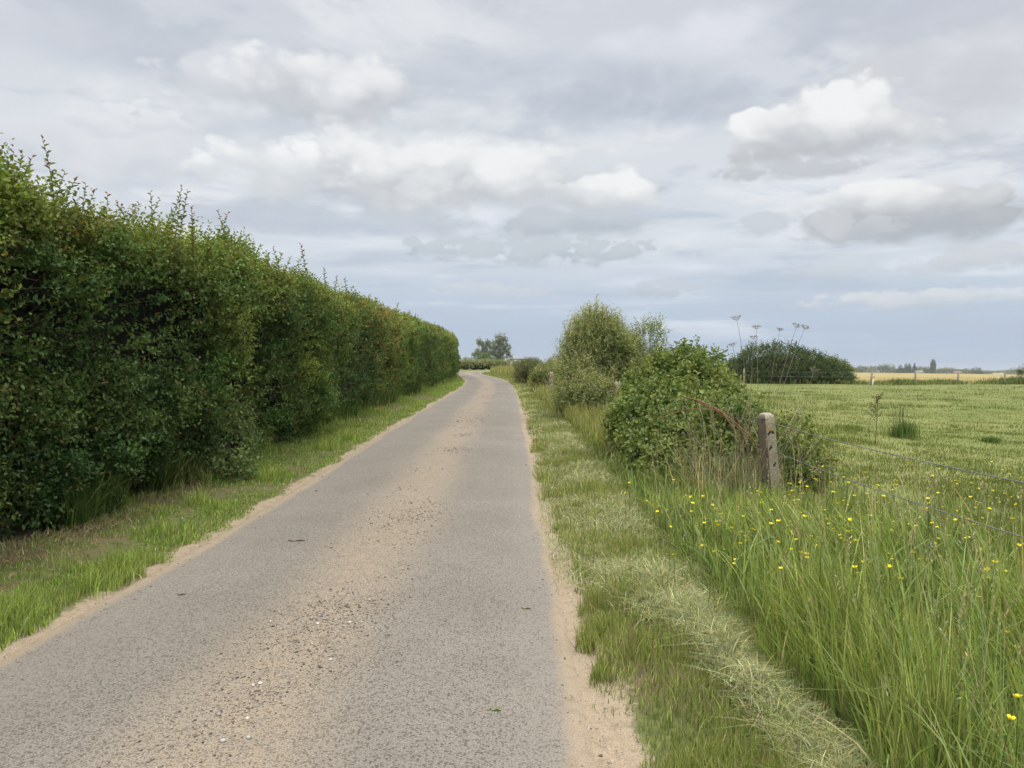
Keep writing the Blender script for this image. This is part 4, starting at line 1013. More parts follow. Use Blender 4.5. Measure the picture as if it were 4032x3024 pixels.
# ------------------------------------------------------------------ trees
def tree_parts(H, crown, n, L, cols, seed, trunk_r=.35, limbs=10, far=True, nleaf=7, ln=(.6, 1.4)):
    A = Acc(); B = Acc(); rr = np.random.default_rng(seed)
    P = np.array([(0, 0, -.3), (rr.normal(0, .05 * H * .2), 0, H * .3), (rr.normal(0, .05 * H * .3), 0, H * .6), (0, 0, H * .92)]); P = catmull(P, 5)
    V, F = tube(P, np.linspace(trunk_r, trunk_r * .2, len(P)), 7); B.add(V, F, (.11, .095, .075))
    for (c, r) in crown:
        c = np.array(c); z0 = max(.15 * H, c[2] * .6); V, F = tube(bez((0, 0, z0), ((c[0]) * .4, c[1] * .4, (z0 + c[2]) / 2 + .02 * H), c, 6), np.linspace(trunk_r * .45, trunk_r * .1, 6), 5); B.add(V, F, (.11, .095, .075))
    w = np.array([r[0] * r[1] * 1. for _, r in crown]); w = w / w.sum(); crown = [(c, (r[0] * .86, r[1] * .86, r[2] * .86)) for c, r in crown]; q = rr.choice(len(crown), n, p=w); v = nrm(rr.normal(size=(n, 3))) * rr.uniform(.45, 1.1, (n, 1)) ** .6
    C = np.array([c for c, _ in crown])[q]; Rr = np.array([r for _, r in crown])[q]; pos = C + v * Rr
    pos = pos * (1 + .05 * rr.normal(size=(n, 1)))
    hole = fbm(pos[:, 0] * 3 / H * 4, pos[:, 1] * 3 / H * 4, pos[:, 2] * 3 / H * 4, seed=seed); k = hole > -.22; pos, v = pos[k], v[k]
    kk = np.clip(rr.uniform(0, 1, len(pos)) * .7 + .3 * (fbm(pos[:, 0], pos[:, 1], pos[:, 2], seed=seed + 2) + .5), 0, 1)[:, None]
    c = np.array(cols[0]) * (1 - kk) + np.array(cols[1]) * kk
    A.add(*sprigs(pos, v + UP * .3 + rr.normal(0, .3, v.shape), rr.uniform(*ln, len(pos)), nleaf, L, .62, c, far=True))
    return A, B
def tree(name, label, loc, H, crown, n, L, cols, seed, cat='tree', group=None, **kw):
    t = thing(name, label, cat, loc, group)
    A, B = tree_parts(H, crown, n, L, cols, seed, **kw)
    link('trunk', B.mesh(name + '_trunk'), M_bark, t); link('crown', A.mesh(name + '_crown'), M_far, t)
    return t
oakc = ((.115, .160, .078), (.25, .29, .145))
def px_at(sx, d): return float(at(sx * 1024 / 4032, 366, d)[0])
# the pair of open-crowned field trees beyond the bend
X = px_at(1966, 350)
tree('oak_tree', 'taller of the two field trees beyond the bend, with open layered crown', (X, 350, 1.2), 15.,
     [((.2, 0, 13.4), (2.6, 2.2, 1.4)), ((1.8, 0, 12.0), (1.9, 2, 1.2)), ((-1.4, 0, 11.6), (1.9, 2, .9)), ((-3.0, 0, 9.4), (1.9, 2, 1.0)), ((.4, 0, 9.2), (2.6, 2, 1.2)), ((3.1, 0, 9.3), (2.0, 2, 1.0)), ((-3.4, 0, 6.6), (1.7, 2, .9)), ((-.8, 0, 6.5), (2.6, 2, 1.2)), ((2.8, 0, 6.8), (2.2, 2, 1.0)), ((4.3, 0, 5.2), (1.5, 1.6, 1.0)), ((0, 0, 3.8), (2.0, 2, 1.6)), ((-2.6, 0, 3.2), (1.8, 2, 1.2)), ((5.2, 0, 3.4), (.9, 1.2, 1.0))],
     2600, .50, oakc, 401, trunk_r=.6, ln=(.5, 1.1))
X = px_at(1905, 345)
tree('oak_tree', 'shorter field tree beyond the bend, with a ragged leaning top', (X, 345, 1.2), 12.3,
     [((-2.4, 0, 11.6), (1.0, 1, .6)), ((-1.5, 0, 10.9), (1.2, 1, .6)), ((1.3, 0, 11.2), (.8, 1, .6)), ((1.9, 0, 10.6), (1.1, 1, .5)), ((.2, 0, 9.7), (1.3, 1.2, 1.0)), ((.3, 0, 8.2), (1.3, 1.2, .9)), ((-2.6, 0, 7.0), (1.5, 1.5, .9)), ((.6, 0, 6.8), (1.7, 1.5, .9)), ((-3.6, 0, 5.7), (1.6, 1.6, .8))],
     1300, .45, oakc, 411, trunk_r=.5, ln=(.45, .9))
X = px_at(1908, 300)
tree('round_tree', 'bushy bright green tree in front of the shorter field tree', (X, 300, 1.2), 6.0,
     [((0, 0, 3.3), (3.2, 2.6, 2.1)), ((-2.0, 0, 2.4), (2.2, 2, 1.6)), ((2.2, 0, 2.5), (2.2, 2, 1.6)), ((.4, 0, 4.6), (2.0, 1.8, 1.0))],
     1300, .42, ((.10, .165, .06), (.20, .265, .10)), 421, trunk_r=.25, ln=(.4, .8))
# small distant trees on the left and middle horizon
mid = [(1838, 1405, 1440, 500, 38, oakc, 'dark tree just right of the hedge end on the far horizon'), (1865, 1404, 1440, 420, 55, oakc, 'low dark tree left of the shorter field tree'),
       (2046, 1413, 1436, 520, 30, ((.12, .15, .06), (.22, .25, .10)), 'small round pale tree above the field gate'), (2120, 1412, 1438, 480, 26, oakc, 'small round dark tree right of the field gate'),
       (2185, 1400, 1440, 420, 62, oakc, 'broad dark tree just left of the willow bush'), (2220, 1408, 1440, 430, 50, oakc, 'grey green tree partly hidden by the willow bush'),
       (1998, 1418, 1438, 560, 30, oakc, 'small tree at the right foot of the taller field tree'),
       (2545, 1428, 1452, 520, 60, oakc, 'low tree between the sapling bush and the bramble top'), (2890, 1417, 1462, 430, 62, ((.055, .085, .034), (.12, .15, .06)), 'round dark tree left of the dark field bush')]
for k, (sx, st, sb, d, wpx, cols, lab) in enumerate(mid):
    Xm = px_at(sx, d); base = float(g0(np.array(Xm), np.array(float(d)))); top = float(at(sx * 1024 / 4032, st * 1024 / 4032, d)[2]); H = top - base; Wd = wpx * .254 / 769 * d / 2
    tree('distant_tree', lab, (Xm, d, base), H, [((0, 0, H * .62), (Wd, Wd, H * .38)), ((-Wd * .45, 0, H * .42), (Wd * .6, Wd * .6, H * .32)), ((Wd * .5, 0, H * .4), (Wd * .6, Wd * .6, H * .32))], 420, max(H, Wd) * .07, cols, 431 + k, trunk_r=H * .03, ln=(H * .04, H * .1), group='distant trees along the horizon')
# tree line behind the golden crop, right
line = [(3392, 1444, 1470, 42, 0, 'dark rounded tree at the left end of the far tree line'), (3432, 1449, 1470, 44, 1, 'paler low tree beside the leftmost dark tree of the far line'),
        (3478, 1440, 1471, 40, 0, 'tall dark tree left of the middle of the far tree line'), (3503, 1439, 1472, 48, 1, 'broad pale tree next to the tall dark tree of the far line'),
        (3545, 1440, 1472, 30, 2, 'first small spiky conifer of the far tree line'), (3568, 1437, 1472, 26, 2, 'second small spiky conifer of the far tree line'), (3581, 1436, 1472, 22, 2, 'third small spiky conifer of the far tree line'),
        (3601, 1437, 1473, 17, 2, 'dark narrow conifer right of the three small conifers'), (3622, 1447, 1473, 36, 1, 'grey green tree right of the dark narrow conifer'), (3653, 1448, 1474, 34, 0, 'rounded tree left of the tall lone poplar'),
        (3674, 1426, 1476, 20, 3, 'tall lone columnar tree towering over the far tree line'), (3715, 1455, 1476, 44, 0, 'low dark tree right of the tall columnar tree'), (3753, 1454, 1477, 38, 4, 'reddish tinged low tree of the far tree line'),
        (3806, 1454, 1478, 34, 1, 'round light green tree standing apart in the far line'), (3840, 1451, 1479, 30, 0, 'dark bushy conifer at the right of the far line'), (3858, 1450, 1479, 26, 2, 'ragged dark conifer beside the dark bushy one'), (3884, 1460, 1480, 40, 1, 'low grey green tree near the far house'), (3965, 1470, 1483, 46, 0, 'lowest small tree at the right end of the far line')]
pal = [((.075, .11, .058), (.15, .185, .095)), ((.14, .18, .09), (.25, .28, .14)), ((.065, .092, .06), (.125, .15, .09)), ((.075, .108, .066), (.15, .18, .10)), ((.13, .12, .085), (.23, .19, .13))]
for k, (sx, st, sb, wpx, kind, lab) in enumerate(line):
    d = 900.; p = at(sx * 1024 / 4032, st * 1024 / 4032, d); base = .4; H = (float(p[2]) - base) * 1.25; Wd = wpx * .254 / 769 * d / 2
    if kind == 2: cr = [((0, 0, H * (.2 + .13 * i)), (Wd * (1 - .15 * i), Wd * (1 - .15 * i), H * .10)) for i in range(6)]
    elif kind == 3: cr = [((0, 0, H * .30), (Wd * .85, Wd, H * .22)), ((0, 0, H * .52), (Wd, Wd, H * .24)), ((0, 0, H * .76), (Wd * .75, Wd * .7, H * .2))]
    else: cr = [((0, 0, H * .6), (Wd, Wd, H * .4)), ((-Wd * .55, 0, H * .4), (Wd * .6, Wd * .6, H * .34)), ((Wd * .55, 0, H * .42), (Wd * .6, Wd * .6, H * .34))]
    tree('distant_tree', lab, (float(p[0]), d, base), H, cr, 420, H * .07, pal[kind], 471 + k, trunk_r=H * .03, ln=(H * .03, H * .08), group='distant trees along the horizon')
A = Acc(); n = 8500
x = rng.uniform(330, 640, n); y = 910 + rng.normal(0, 8, n); hb = 8.5 * (.45 + .55 * np.clip(fbm(x * .05, x * 0, seed=77) + .5, 0, 1)); z = .4 + rng.uniform(0, 1, n) * hb
x2 = rng.uniform(-260, 330, 4200); y2 = 1200 + rng.normal(0, 10, 4200); z2 = .4 + rng.uniform(0, 1, 4200) * 5 * (.4 + .6 * np.clip(fbm(x2 * .02, x2 * 0, seed=78) + .5, 0, 1)) + sstep(20, -20, x2) * .8
pos = np.concatenate([np.stack([x, y, z], 1), np.stack([x2, y2, z2], 1)]); kk = np.clip(.5 + fbm(pos[:, 0] * .08, pos[:, 2] * .3, seed=79), 0, 1)[:, None]
c = np.array((.11, .145, .08)) * (1 - kk) + np.array((.23, .26, .13)) * kk
A.add(*sprigs(pos, rng.normal(size=pos.shape), np.full(len(pos), .9), 5, 1.0, .7, c, far=True))
tag(link('far_scrub', A.mesh('far_scrub'), M_far), 'hazy band of scrub and hedges closing the far horizon', kind='stuff')
shrub('edge_bush', 'dark bush at the right edge of the view beside the far field', 'bush', [((74.5, 108, 1.5), (3.2, 2, 1.3)), ((78, 109, 1.6), (3, 2, 1.8))], 900, 7, .3, .5, ((.030, .055, .018), (.07, .10, .034)), up=.8, ln=(.4, .9), seed=391, far=True, shoots=6, shoot_len=1.2, hfreq=.7)

# ------------------------------------------------------------------ far buildings
def house(label, sx, sy_top, d, w, h, wall, roofc, name='farm_house'):
    p = at(sx * 1024 / 4032, sy_top * 1024 / 4032, d); base = .3; ht = float(p[2]) - base; he = ht * .55
    t = thing(name, label, 'house', (float(p[0]), d, base))
    A = Acc(); V = np.array([(-w, -3, -1), (w, -3, -1), (w, 3, -1), (-w, 3, -1), (-w, -3, he), (w, -3, he), (w, 3, he), (-w, 3, he), (-w, 0, ht - .12), (w, 0, ht - .12)], float)
    A.add(V, [np.array([(0, 1, 5, 4), (1, 2, 6, 5), (2, 3, 7, 6), (3, 0, 4, 7)]), np.array([(4, 7, 8), (5, 9, 6)])], wall); link('wall', A.mesh('house_wall'), M_bark, t)
    B = Acc(); e = .35; V = np.array([(-w - e, -3.4, he - .2), (w + e, -3.4, he - .2), (w + e, 0, ht), (-w - e, 0, ht), (-w - e, 3.4, he - .2), (w + e, 3.4, he - .2)], float)
    V = np.vstack([V, V + np.array([0, 0, .18])]); q = [(6, 7, 8, 9), (9, 8, 11, 10), (0, 3, 2, 1), (3, 4, 5, 2), (0, 1, 7, 6), (4, 10, 11, 5), (0, 6, 9, 3), (3, 9, 10, 4), (1, 2, 8, 7), (2, 5, 11, 8)]
    B.add(V, [np.array(q)], roofc); rf = link('roof', B.mesh('house_roof'), M_bark, t)
    C = Acc(); V = np.array([(a * .35 + w * .6, b * .35, c) for c in (he, ht + .9) for (a, b) in ((-1, -1), (1, -1), (1, 1), (-1, 1))], float); C.add(V, [np.array([(0, 1, 5, 4), (1, 2, 6, 5), (2, 3, 7, 6), (3, 0, 4, 7), (4, 5, 6, 7)])], roofc); link('chimney', C.mesh('chimney'), M_bark, rf)
    for sxx in (-.5, .1, .6):
        Wn = Acc(); V = np.array([(sxx * w - .4, -3.03, he * .35), (sxx * w + .4, -3.03, he * .35), (sxx * w + .4, -3.03, he * .75), (sxx * w - .4, -3.03, he * .75)], float); V = np.vstack([V, V + np.array([0, .05, 0])])
        Wn.add(V, [np.array([(0, 1, 2, 3), (0, 4, 5, 1), (1, 5, 6, 2), (2, 6, 7, 3), (3, 7, 4, 0)])], (.05, .06, .07)); link('window', Wn.mesh('window'), M_bark, t)
house('pale house with a pinkish roof at the right of the far tree line', 3930, 1470, 880., 6.5, 4, (.72, .66, .60), (.62, .50, .44))
house('pinkish brick house half hidden in the middle of the far tree line', 3768, 1463, 890., 4.5, 4, (.45, .30, .26), (.36, .20, .17))
house('small white house peeping through trees left of the columnar tree', 3620, 1460, 880., 3.2, 4, (.70, .68, .64), (.30, .28, .27))
house('grey barn with pale gable behind the right hedgerow', 2074, 1420, 420., 2.6, 4, (.58, .55, .53), (.35, .34, .35), 'farm_barn')

# ------------------------------------------------------------------ posts, wires, gates
def concrete():
    m, t = newmat('lichened_concrete')
    pos = t.new('ShaderNodeTexCoord').outputs['Object']
    n1 = t.noise(pos, 9, 4, .6); n2 = t.noise(pos, 70, 4, .65); n3 = t.noise(pos, 4, 3, .5, .4); v = t.voro(pos, 120)
    c = t.mix(t.ss(n2, .3, .7), (.19, .170, .125), (.47, .43, .325))
    c = t.mix(t.m('MULTIPLY', t.ss(n1, .48, .7), .45), c, (.17, .145, .10))
    c = t.mix(t.m('MULTIPLY', t.ss(n3, .58, .66), t.ss(n2, .35, .6)), c, (.42, .26, .05))
    sp = t.new('ShaderNodeVectorMath', operation='ADD'); t.l.new(pos, sp.inputs[0]); sp.inputs[1].default_value = (3.1, 1.7, 5.2)
    n4 = t.noise(sp.outputs[0], 11, 2, .4)
    c = t.mix(t.ss(n4, .64, .68), c, (.055, .045, .04))
    sz = t.new('ShaderNodeSeparateXYZ'); t.l.new(pos, sz.inputs[0])
    c = t.mix(t.m('MULTIPLY', t.ss(sz.outputs[2], 1.0, 1.07), .6), c, (.46, .43, .38))
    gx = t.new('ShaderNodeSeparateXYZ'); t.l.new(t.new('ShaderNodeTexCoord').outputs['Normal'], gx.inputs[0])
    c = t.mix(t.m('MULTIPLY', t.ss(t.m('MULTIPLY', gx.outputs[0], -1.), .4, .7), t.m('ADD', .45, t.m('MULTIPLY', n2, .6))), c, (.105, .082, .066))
    out(t, principled(t, c, .92, .15, t.m('ADD', n2, t.m('MULTIPLY', v, .5)), .9, .008)); return m
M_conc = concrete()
def metalmat():
    m, t = newmat('weathered_wire'); pos = t.new('ShaderNodeNewGeometry').outputs['Position']; n = t.noise(pos, 30, 3)
    p = t.new('ShaderNodeBsdfPrincipled'); t.l.new(t.mix(n, (.15, .16, .15), (.30, .315, .30)), p.inputs['Base Color']); p.inputs['Metallic'].default_value = .55; p.inputs['Roughness'].default_value = .55
    out(t, p.outputs[0]); return m
M_wire = metalmat()
def concrete_post_mesh(H=1.05, s=.070):
    lv = np.concatenate([np.linspace(-.35, H - .055, 22), [H - .03, H]]); k = np.concatenate([np.ones(22) * s, [s * .90, s * .55]])
    ring = []
    for a in range(4):        # chamfered square
        ca, sa = math.cos(a * math.pi / 2), math.sin(a * math.pi / 2)
        for (u, v) in ((1, -.90), (1, -.4), (1, .1), (1, .5), (1, .90)): ring.append((u * ca - v * sa, u * sa + v * ca))
    ring = np.array(ring); n = len(ring)
    V = np.vstack([np.concatenate([ring * kk, np.full((n, 1), z)], 1) for z, kk in zip(lv, k)])
    V[:, :2] *= (1 + .035 * fbm(V[:, 0] * 25, V[:, 1] * 25, V[:, 2] * 12, seed=501))[:, None]
    i = (np.arange(len(lv) - 1)[:, None] * n); j = np.arange(n)[None]; F = np.stack([i + j, i + (j + 1) % n, i + n + (j + 1) % n, i + n + j], -1).reshape(-1, 4)
    return mesh('concrete_post', V, [F, np.array([[(len(lv) - 1) * n + q for q in range(n)]])])
def roadside_fence():
    pts = [(2.93, 2.6), (2.95, 8.6), (2.0, 14.6), (1.55, 20.6), (1.35, 27), (1.25, 33.5), (1.2, 40), (1.1, 47)]
    f = thing('wire_fence', 'barbed wire fence on concrete posts along the right side of the lane', 'fence', (2.87, 8.6, 0)); off = np.array([2.87, 8.6, 0])
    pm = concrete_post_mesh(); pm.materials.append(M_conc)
    tops = []
    for k, (x, y) in enumerate(pts):
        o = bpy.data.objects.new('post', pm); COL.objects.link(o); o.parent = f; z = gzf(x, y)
        o.location = np.array([x, y, z + (.09 if k == 2 else 0)]) - off; lean = -.135 if k == 1 else (-.03 if k % 2 else .02)
        o.rotation_euler = (rng.normal(0, .015), lean, .42 if k == 1 else .2)
        if k == 1: o['label'] = 'leaning concrete post spotted with orange and black lichen'
        tops.append((x, y, z, lean))
    for hgt in (.93, .61, .28):
        W = Acc(); P = []
        for (a, b) in zip(tops[:-1], tops[1:]):
            n = int(np.hypot(a[0] - b[0], a[1] - b[1]) / (.016 if b[1] < 10 else .05)); t = np.linspace(0, 1, n, endpoint=False)
            pa = np.array([a[0] + math.sin(a[3]) * hgt + .075, a[1], a[2] + hgt]); pb = np.array([b[0] + math.sin(b[3]) * hgt + .075, b[1], b[2] + hgt])
            p = pa + (pb - pa) * t[:, None]; p[:, 2] -= .05 * 4 * t * (1 - t); P.append(p)
        P = np.vstack(P); s = np.concatenate([[0], np.cumsum(np.linalg.norm(np.diff(P, axis=0), axis=1))])
        T = nrm(np.gradient(P, axis=0)); A_ = nrm(np.cross(T, UP)); B_ = np.cross(A_, T)
        for ph in (0, math.pi):
            w = s * 2 * math.pi / .085 + ph; H = P + (A_ * np.cos(w)[:, None] + B_ * np.sin(w)[:, None]) * .0034
            V, F = tube(H, .0024, 4); W.add(V - off, F)
        bi = np.arange(5, len(P) - 2, 7) if False else np.searchsorted(s, np.arange(.06, min(14., s[-1]), .11))
        for i in bi:
            if i >= len(P): continue
            for sg in (1, -1):
                d = nrm(A_[i] * sg + B_[i] * rng.choice([-1, 1]) * .9); V, F = tube(np.array([P[i] - d * .012, P[i], P[i] + d * .013]), np.array([.0006, .0018, .0006]), 3); W.add(V - off, F)
        link('wire', W.mesh('barbed_wire'), M_wire, f)
roadside_fence()

def woodmat():
    m, t = newmat('grey_timber'); pos = t.new('ShaderNodeTexCoord').outputs['Object']; mp = t.new('ShaderNodeMapping'); t.l.new(pos, mp.inputs[0]); mp.inputs['Scale'].default_value = (6, 6, 1)
    n = t.noise(mp.outputs[0], 6, 4, .6); out(t, principled(t, t.mix(n, (.20, .17, .135), (.42, .37, .30)), .9, .1, n, .4, .01)); return m
M_wood = woodmat()
def box_mesh(name, boxes):
    A = Acc()
    for (c, h, rz) in boxes:
        V = np.array([(x, y, z) for z in (-1, 1) for (x, y) in ((-1, -1), (1, -1), (1, 1), (-1, 1))], float) * np.array(h)
        ca, sa = math.cos(rz), math.sin(rz); V = np.stack([V[:, 0] * ca - V[:, 1] * sa, V[:, 0] * sa + V[:, 1] * ca, V[:, 2]], 1) + np.array(c)
        A.add(V, [np.array([(3, 2, 1, 0), (4, 5, 6, 7), (0, 1, 5, 4), (1, 2, 6, 5), (2, 3, 7, 6), (3, 0, 4, 7)])], (.33, .29, .24))
    return A.mesh(name)
def field_fence():
    pts = [(29.28, 62.8, 1.15, .10), (35.6, 67.9, 1.25, 0), (40.95, 70.6, 1.2, 0), (46.9, 73.2, 1.2, 0), (53, 75.6, 1.2, 0), (19.0, 63.0, 1.25, 0)]
    f = thing('field_fence', 'far post and wire fence between the pasture and the golden crop', 'fence', (35.6, 67.9, .47)); off = np.array([35.6, 67.9, .47])
    for (x, y, h, lean) in pts:
        z = gzf(x, y); A = Acc(); V, F = tube(np.array([(0, 0, -.3), (0, 0, h * .5), (0, 0, h - .05), (0, 0, h)]), np.array([.08, .08, .075, .04]), 8); A.add(V, F, (.30, .28, .24))
        o = link('post', A.mesh('timber_post'), M_wood, f); o.location = np.array([x, y, z]) - off; o.rotation_euler = (0, lean, 0)
    x, y = pts[0][:2]; z = gzf(x, y); A = Acc(); V, F = tube(np.array([(-.02, -.35, -.1), (.1, -.2, .4), (.24, -.05, .8)]), .055, 6); A.add(V, F, (.75, .72, .66)); o = link('strut', A.mesh('strut'), M_bark, f); o.location = np.array([x, y, z]) - off
    order = [5, 0, 1, 2, 3, 4]
    for hgt in (1.02, .65):
        W = Acc()
        for a, b in zip(order[:-1], order[1:]):
            pa = np.array([*pts[a][:2], gzf(*pts[a][:2]) + hgt]); pb = np.array([*pts[b][:2], gzf(*pts[b][:2]) + hgt]); V, F = tube(np.array([pa, (pa + pb) / 2 - np.array([0, 0, .03]), pb]), .006, 4); W.add(V - off, F)
        link('wire', W.mesh('fence_wire'), M_wire, f)
field_fence()
def field_gate():
    p = at(2012 * 1024 / 4032, 366, 72.); x0 = float(p[0]); y0 = 72.; z = gzf(x0, y0)
    t = thing('field_gate', 'weathered gate with a long top rail and pale posts near the bend', 'gate', (x0, y0, z))
    for (dx, dy, h, s) in ((0, 0, 1.5, .08), (.75, .6, 1.3, .085), (1.15, 1.0, 1.3, .10), (2.1, 1.7, 1.3, .09)):
        link('post', box_mesh('gate_post', [((dx, dy, h / 2 - .1), (s, s, h / 2 + .1), .4)]), M_wood, t)
    a = math.atan2(1.7, 2.1); L = math.hypot(2.1, 1.7)
    for (zz, hh, ex) in ((1.46, .055, .45), (.98, .035, 0), (.6, .035, 0)):
        link('rail', box_mesh('gate_rail', [((1.05 + ex * .5, .85 + ex * .4 - .12, zz), (L / 2 + ex, .03, hh), a)]), M_wood, t)
field_gate()

# ------------------------------------------------------------------ dried umbels and other single plants
def umbel(label, head, base, size, bend=(0, 0), seed=0):
    head = np.array(head, float); base = np.array(base, float)
    t = thing('dried_umbel', label, 'dried plant', tuple(base), 'dried hogweed stalks behind the concrete post')
    A = Acc(); mid = np.array([base[0] * .8 + head[0] * .2 + bend[0] * .5, (base[1] + head[1]) / 2 + bend[1], base[2] + (head[2] - base[2]) * .55]); P = bez(base, mid, head, 14)
    V, F = tube(P, np.linspace(.0048, .0022, 14), 5); A.add(V - base, F, (.22, .18, .135))
    link('stem', A.mesh('umbel_stem'), M_twig, t)
    B = Acc(); d = nrm(P[-1] - P[-2]); e1 = nrm(np.cross(d, np.array([.3, 1, .2]))); e2 = np.cross(d, e1); r = np.random.default_rng(seed)
    n = 15
    for k in range(n):
        a = k * 2 * np.pi / n + r.normal(0, .15); f = r.uniform(.65, 1.1) if k % 3 else .5
        o = (e1 * math.cos(a) + e2 * math.sin(a)) * size * f; tp = head + o + d * size * (.45 + .25 * r.uniform()); V, F = tube(bez(head, head + o * .6 + d * size * .12, tp, 5), .0012, 3); B.add(V - base, F, (.26, .20, .16))
        for j in range(6):
            a2 = r.uniform(0, 6.28); q = tp + (e1 * math.cos(a2) + e2 * math.sin(a2)) * size * .16 + d * size * .12; V, F = tube(np.array([tp, q]), .0009, 3); B.add(V - base, F, (.26, .20, .16))
            V, F = pebble_mesh(.0028, 600 + k, 1.); B.add(V + q - base, F, (.24, .18, .15))
    link('seed_head', B.mesh('umbel_head'), M_twig, t)
ub = [(3.05, 9.75), (3.12, 9.7), (3.02, 9.9), (3.15, 9.8), (3.14, 9.6), (3.18, 9.65), (2.98, 9.9)]
uh = [((1592, 692), .085, 'tallest dried umbel, leftmost of those above the dark bush'), ((1634, 711), .070, 'tilted reddish dried umbel second highest on the left'), ((1627, 732), .062, 'dried umbel just below the tilted reddish one'),
      ((1684, 715), .055, 'thin small dried umbel in the middle of the cluster'), ((1720, 708), .075, 'left one of the close pair of dried umbels on the right'), ((1738, 711), .072, 'right one of the close pair, on a long slanting stalk'), ((1583, 748), .055, 'lowest small dried umbel on the far left')]
for k, ((hp, sz, lab), (bx, by)) in enumerate(zip(uh, ub)):
    yy = 9.6 + (k % 3) * .12
    umbel(lab, at(hp[0] * Q, hp[1] * Q, yy), (bx, by, gzf(bx, by)), sz * .8, (rng.normal(.06, .05), rng.normal(0, .05)), 700 + k)
umbel('drooping dried umbel reaching right over the pasture', at(1757 * Q, 803 * Q, 9.3), (3.25, 9.2, gzf(3.25, 9.2)), .06, (.25, 0), 720)

# dead stems tangled round the post
A = Acc()
for k in range(170):
    x = rng.uniform(2.15, 3.3); y = rng.uniform(8.7, 9.9); b = np.array([x, y, gzf(x, y)]); h = rng.uniform(.5, 1.25); d = np.array([rng.normal(0, .38), rng.normal(-.1, .2), 1]); tp = b + d * h
    V, F = tube(bez(b, (b + tp) / 2 + rng.normal(0, .08, 3), tp, 7), np.linspace(.0035, .0016, 7), 3); A.add(V, F, np.array((.44, .37, .25)) * rng.uniform(.55, 1.25))
n = 2600; x = rng.uniform(2.0, 3.1, n); y = 9.1 + rng.normal(0, .3, n); col = jitter_col(n, (.36, .34, .19), .3); col = np.where((rng.uniform(0, 1, n) < .45)[:, None], jitter_col(n, (.20, .26, .09), .25), col)
A.add(*blades(on_ground(x, y), rng.uniform(.2, .7, n), .006, rlean(n, .55), 4, col))
tag(link('dead_stems', A.mesh('dead_stems'), M_dry), 'tangle of dead straw coloured stems left of the concrete post', kind='stuff')

def hit_ground(px, py, h=0.):
    a = at(px, py, 1.) - np.array([0, 0, EYE])
    ys = np.arange(1.5, 120, .02); z = EYE + a[2] * ys; zz = gz(a[0] * ys, ys) + h
    i = int(np.argmax(z < zz)); return float(a[0] * ys[i]), float(ys[i])
# brown dock stalk and dark tussock in the pasture
x, y = hit_ground(3446 * .254, 1752 * .254); z = gzf(x, y); t = thing('dead_dock', 'tall dead dock stalk with dark brown seed clusters in the pasture', 'weed', (x, y, z)); o3 = np.array([x, y, z]); topz = float(at(3446 * .254, 1562 * .254, y)[2]) - z
A = Acc(); V, F = tube(bez((0, 0, -.03), (.02, 0, topz * .5), (.03, 0, topz), 9), np.linspace(.010, .004, 9), 5); A.add(V, F, (.15, .10, .07))
B = Acc()
for k in range(15):
    f = rng.uniform(.45, .96); b = np.array([.02, 0, topz * f]); a = rng.uniform(0, 6.28); tp = b + np.array([math.cos(a) * .22 * (1.35 - f), math.sin(a) * .22 * (1.35 - f), .13]); V, F = tube(np.array([b, (b + tp) / 2, tp]), .004, 3); A.add(V, F, (.14, .10, .07))
    n = 30; pp = b + (tp - b) * rng.uniform(.3, 1.1, (n, 1)) + rng.normal(0, .016, (n, 3)); B.add(*kites(pp, rng.normal(size=(n, 3)), .018, .012, rng.normal(size=(n, 3)), jitter_col(n, (.10, .065, .045), .25)))
n = 70; pp = np.stack([rng.normal(.03, .03, n), rng.normal(0, .03, n), topz * rng.uniform(.80, 1.02, n)], 1); B.add(*kites(pp, rng.normal(size=(n, 3)), .020, .014, rng.normal(size=(n, 3)), jitter_col(n, (.10, .065, .045), .25)))
link('stalk', A.mesh('dock_stalk'), M_twig, t); link('seed_cluster', B.mesh('dock_seed'), M_dry, t)
def tussock(px, py, top, w, n, lab, seeds=True):
    x, y = hit_ground(px * .254, py * .254); z = gzf(x, y); H = float(at(px * .254, top * .254, y)[2]) - z; t = thing('grass_tussock', lab, 'grass clump', (x, y, z)); W = w * .254 / 769 * y / 2
    r = np.stack([rng.normal(0, W * .5, n), rng.normal(0, W * .5, n), np.zeros(n)], 1); A = Acc(); col = jitter_col(n, (.10, .155, .042), .3)
    A.add(*blades(r, H * rng.uniform(.25, .62, n), .012, rlean(n, .35), 3, col)); link('blades', A.mesh('tussock_blades'), M_grass, t)
    if seeds:
        n = 16; r = np.stack([rng.normal(-W * .1, W * .45, n), rng.normal(0, W * .4, n), np.zeros(n)], 1); B = Acc(); col = jitter_col(n, (.10, .12, .05), .2); B.add(*blades(r, H * rng.uniform(.75, 1, n), .010, rlean(n, .12), 3, col))
        for k in range(n):
            B.add(*blades(r[k:k + 1] + np.array([0, 0, H * .62]), H * .26, .018, rlean(1, .1), 3, jitter_col(1, (.15, .155, .075), .2)))
        link('seed_stems', B.mesh('tussock_seed'), M_dry, t)
tussock(3560, 1722, 1588, 90, 420, 'dark green grass tussock with tall seed heads in the pasture')
tussock(3345, 1690, 1652, 90, 300, 'low dark grass tussock left of the dead dock stalk', False)
tussock(3900, 1742, 1700, 60, 600, 'low dark tussock at the right of the pasture', False)

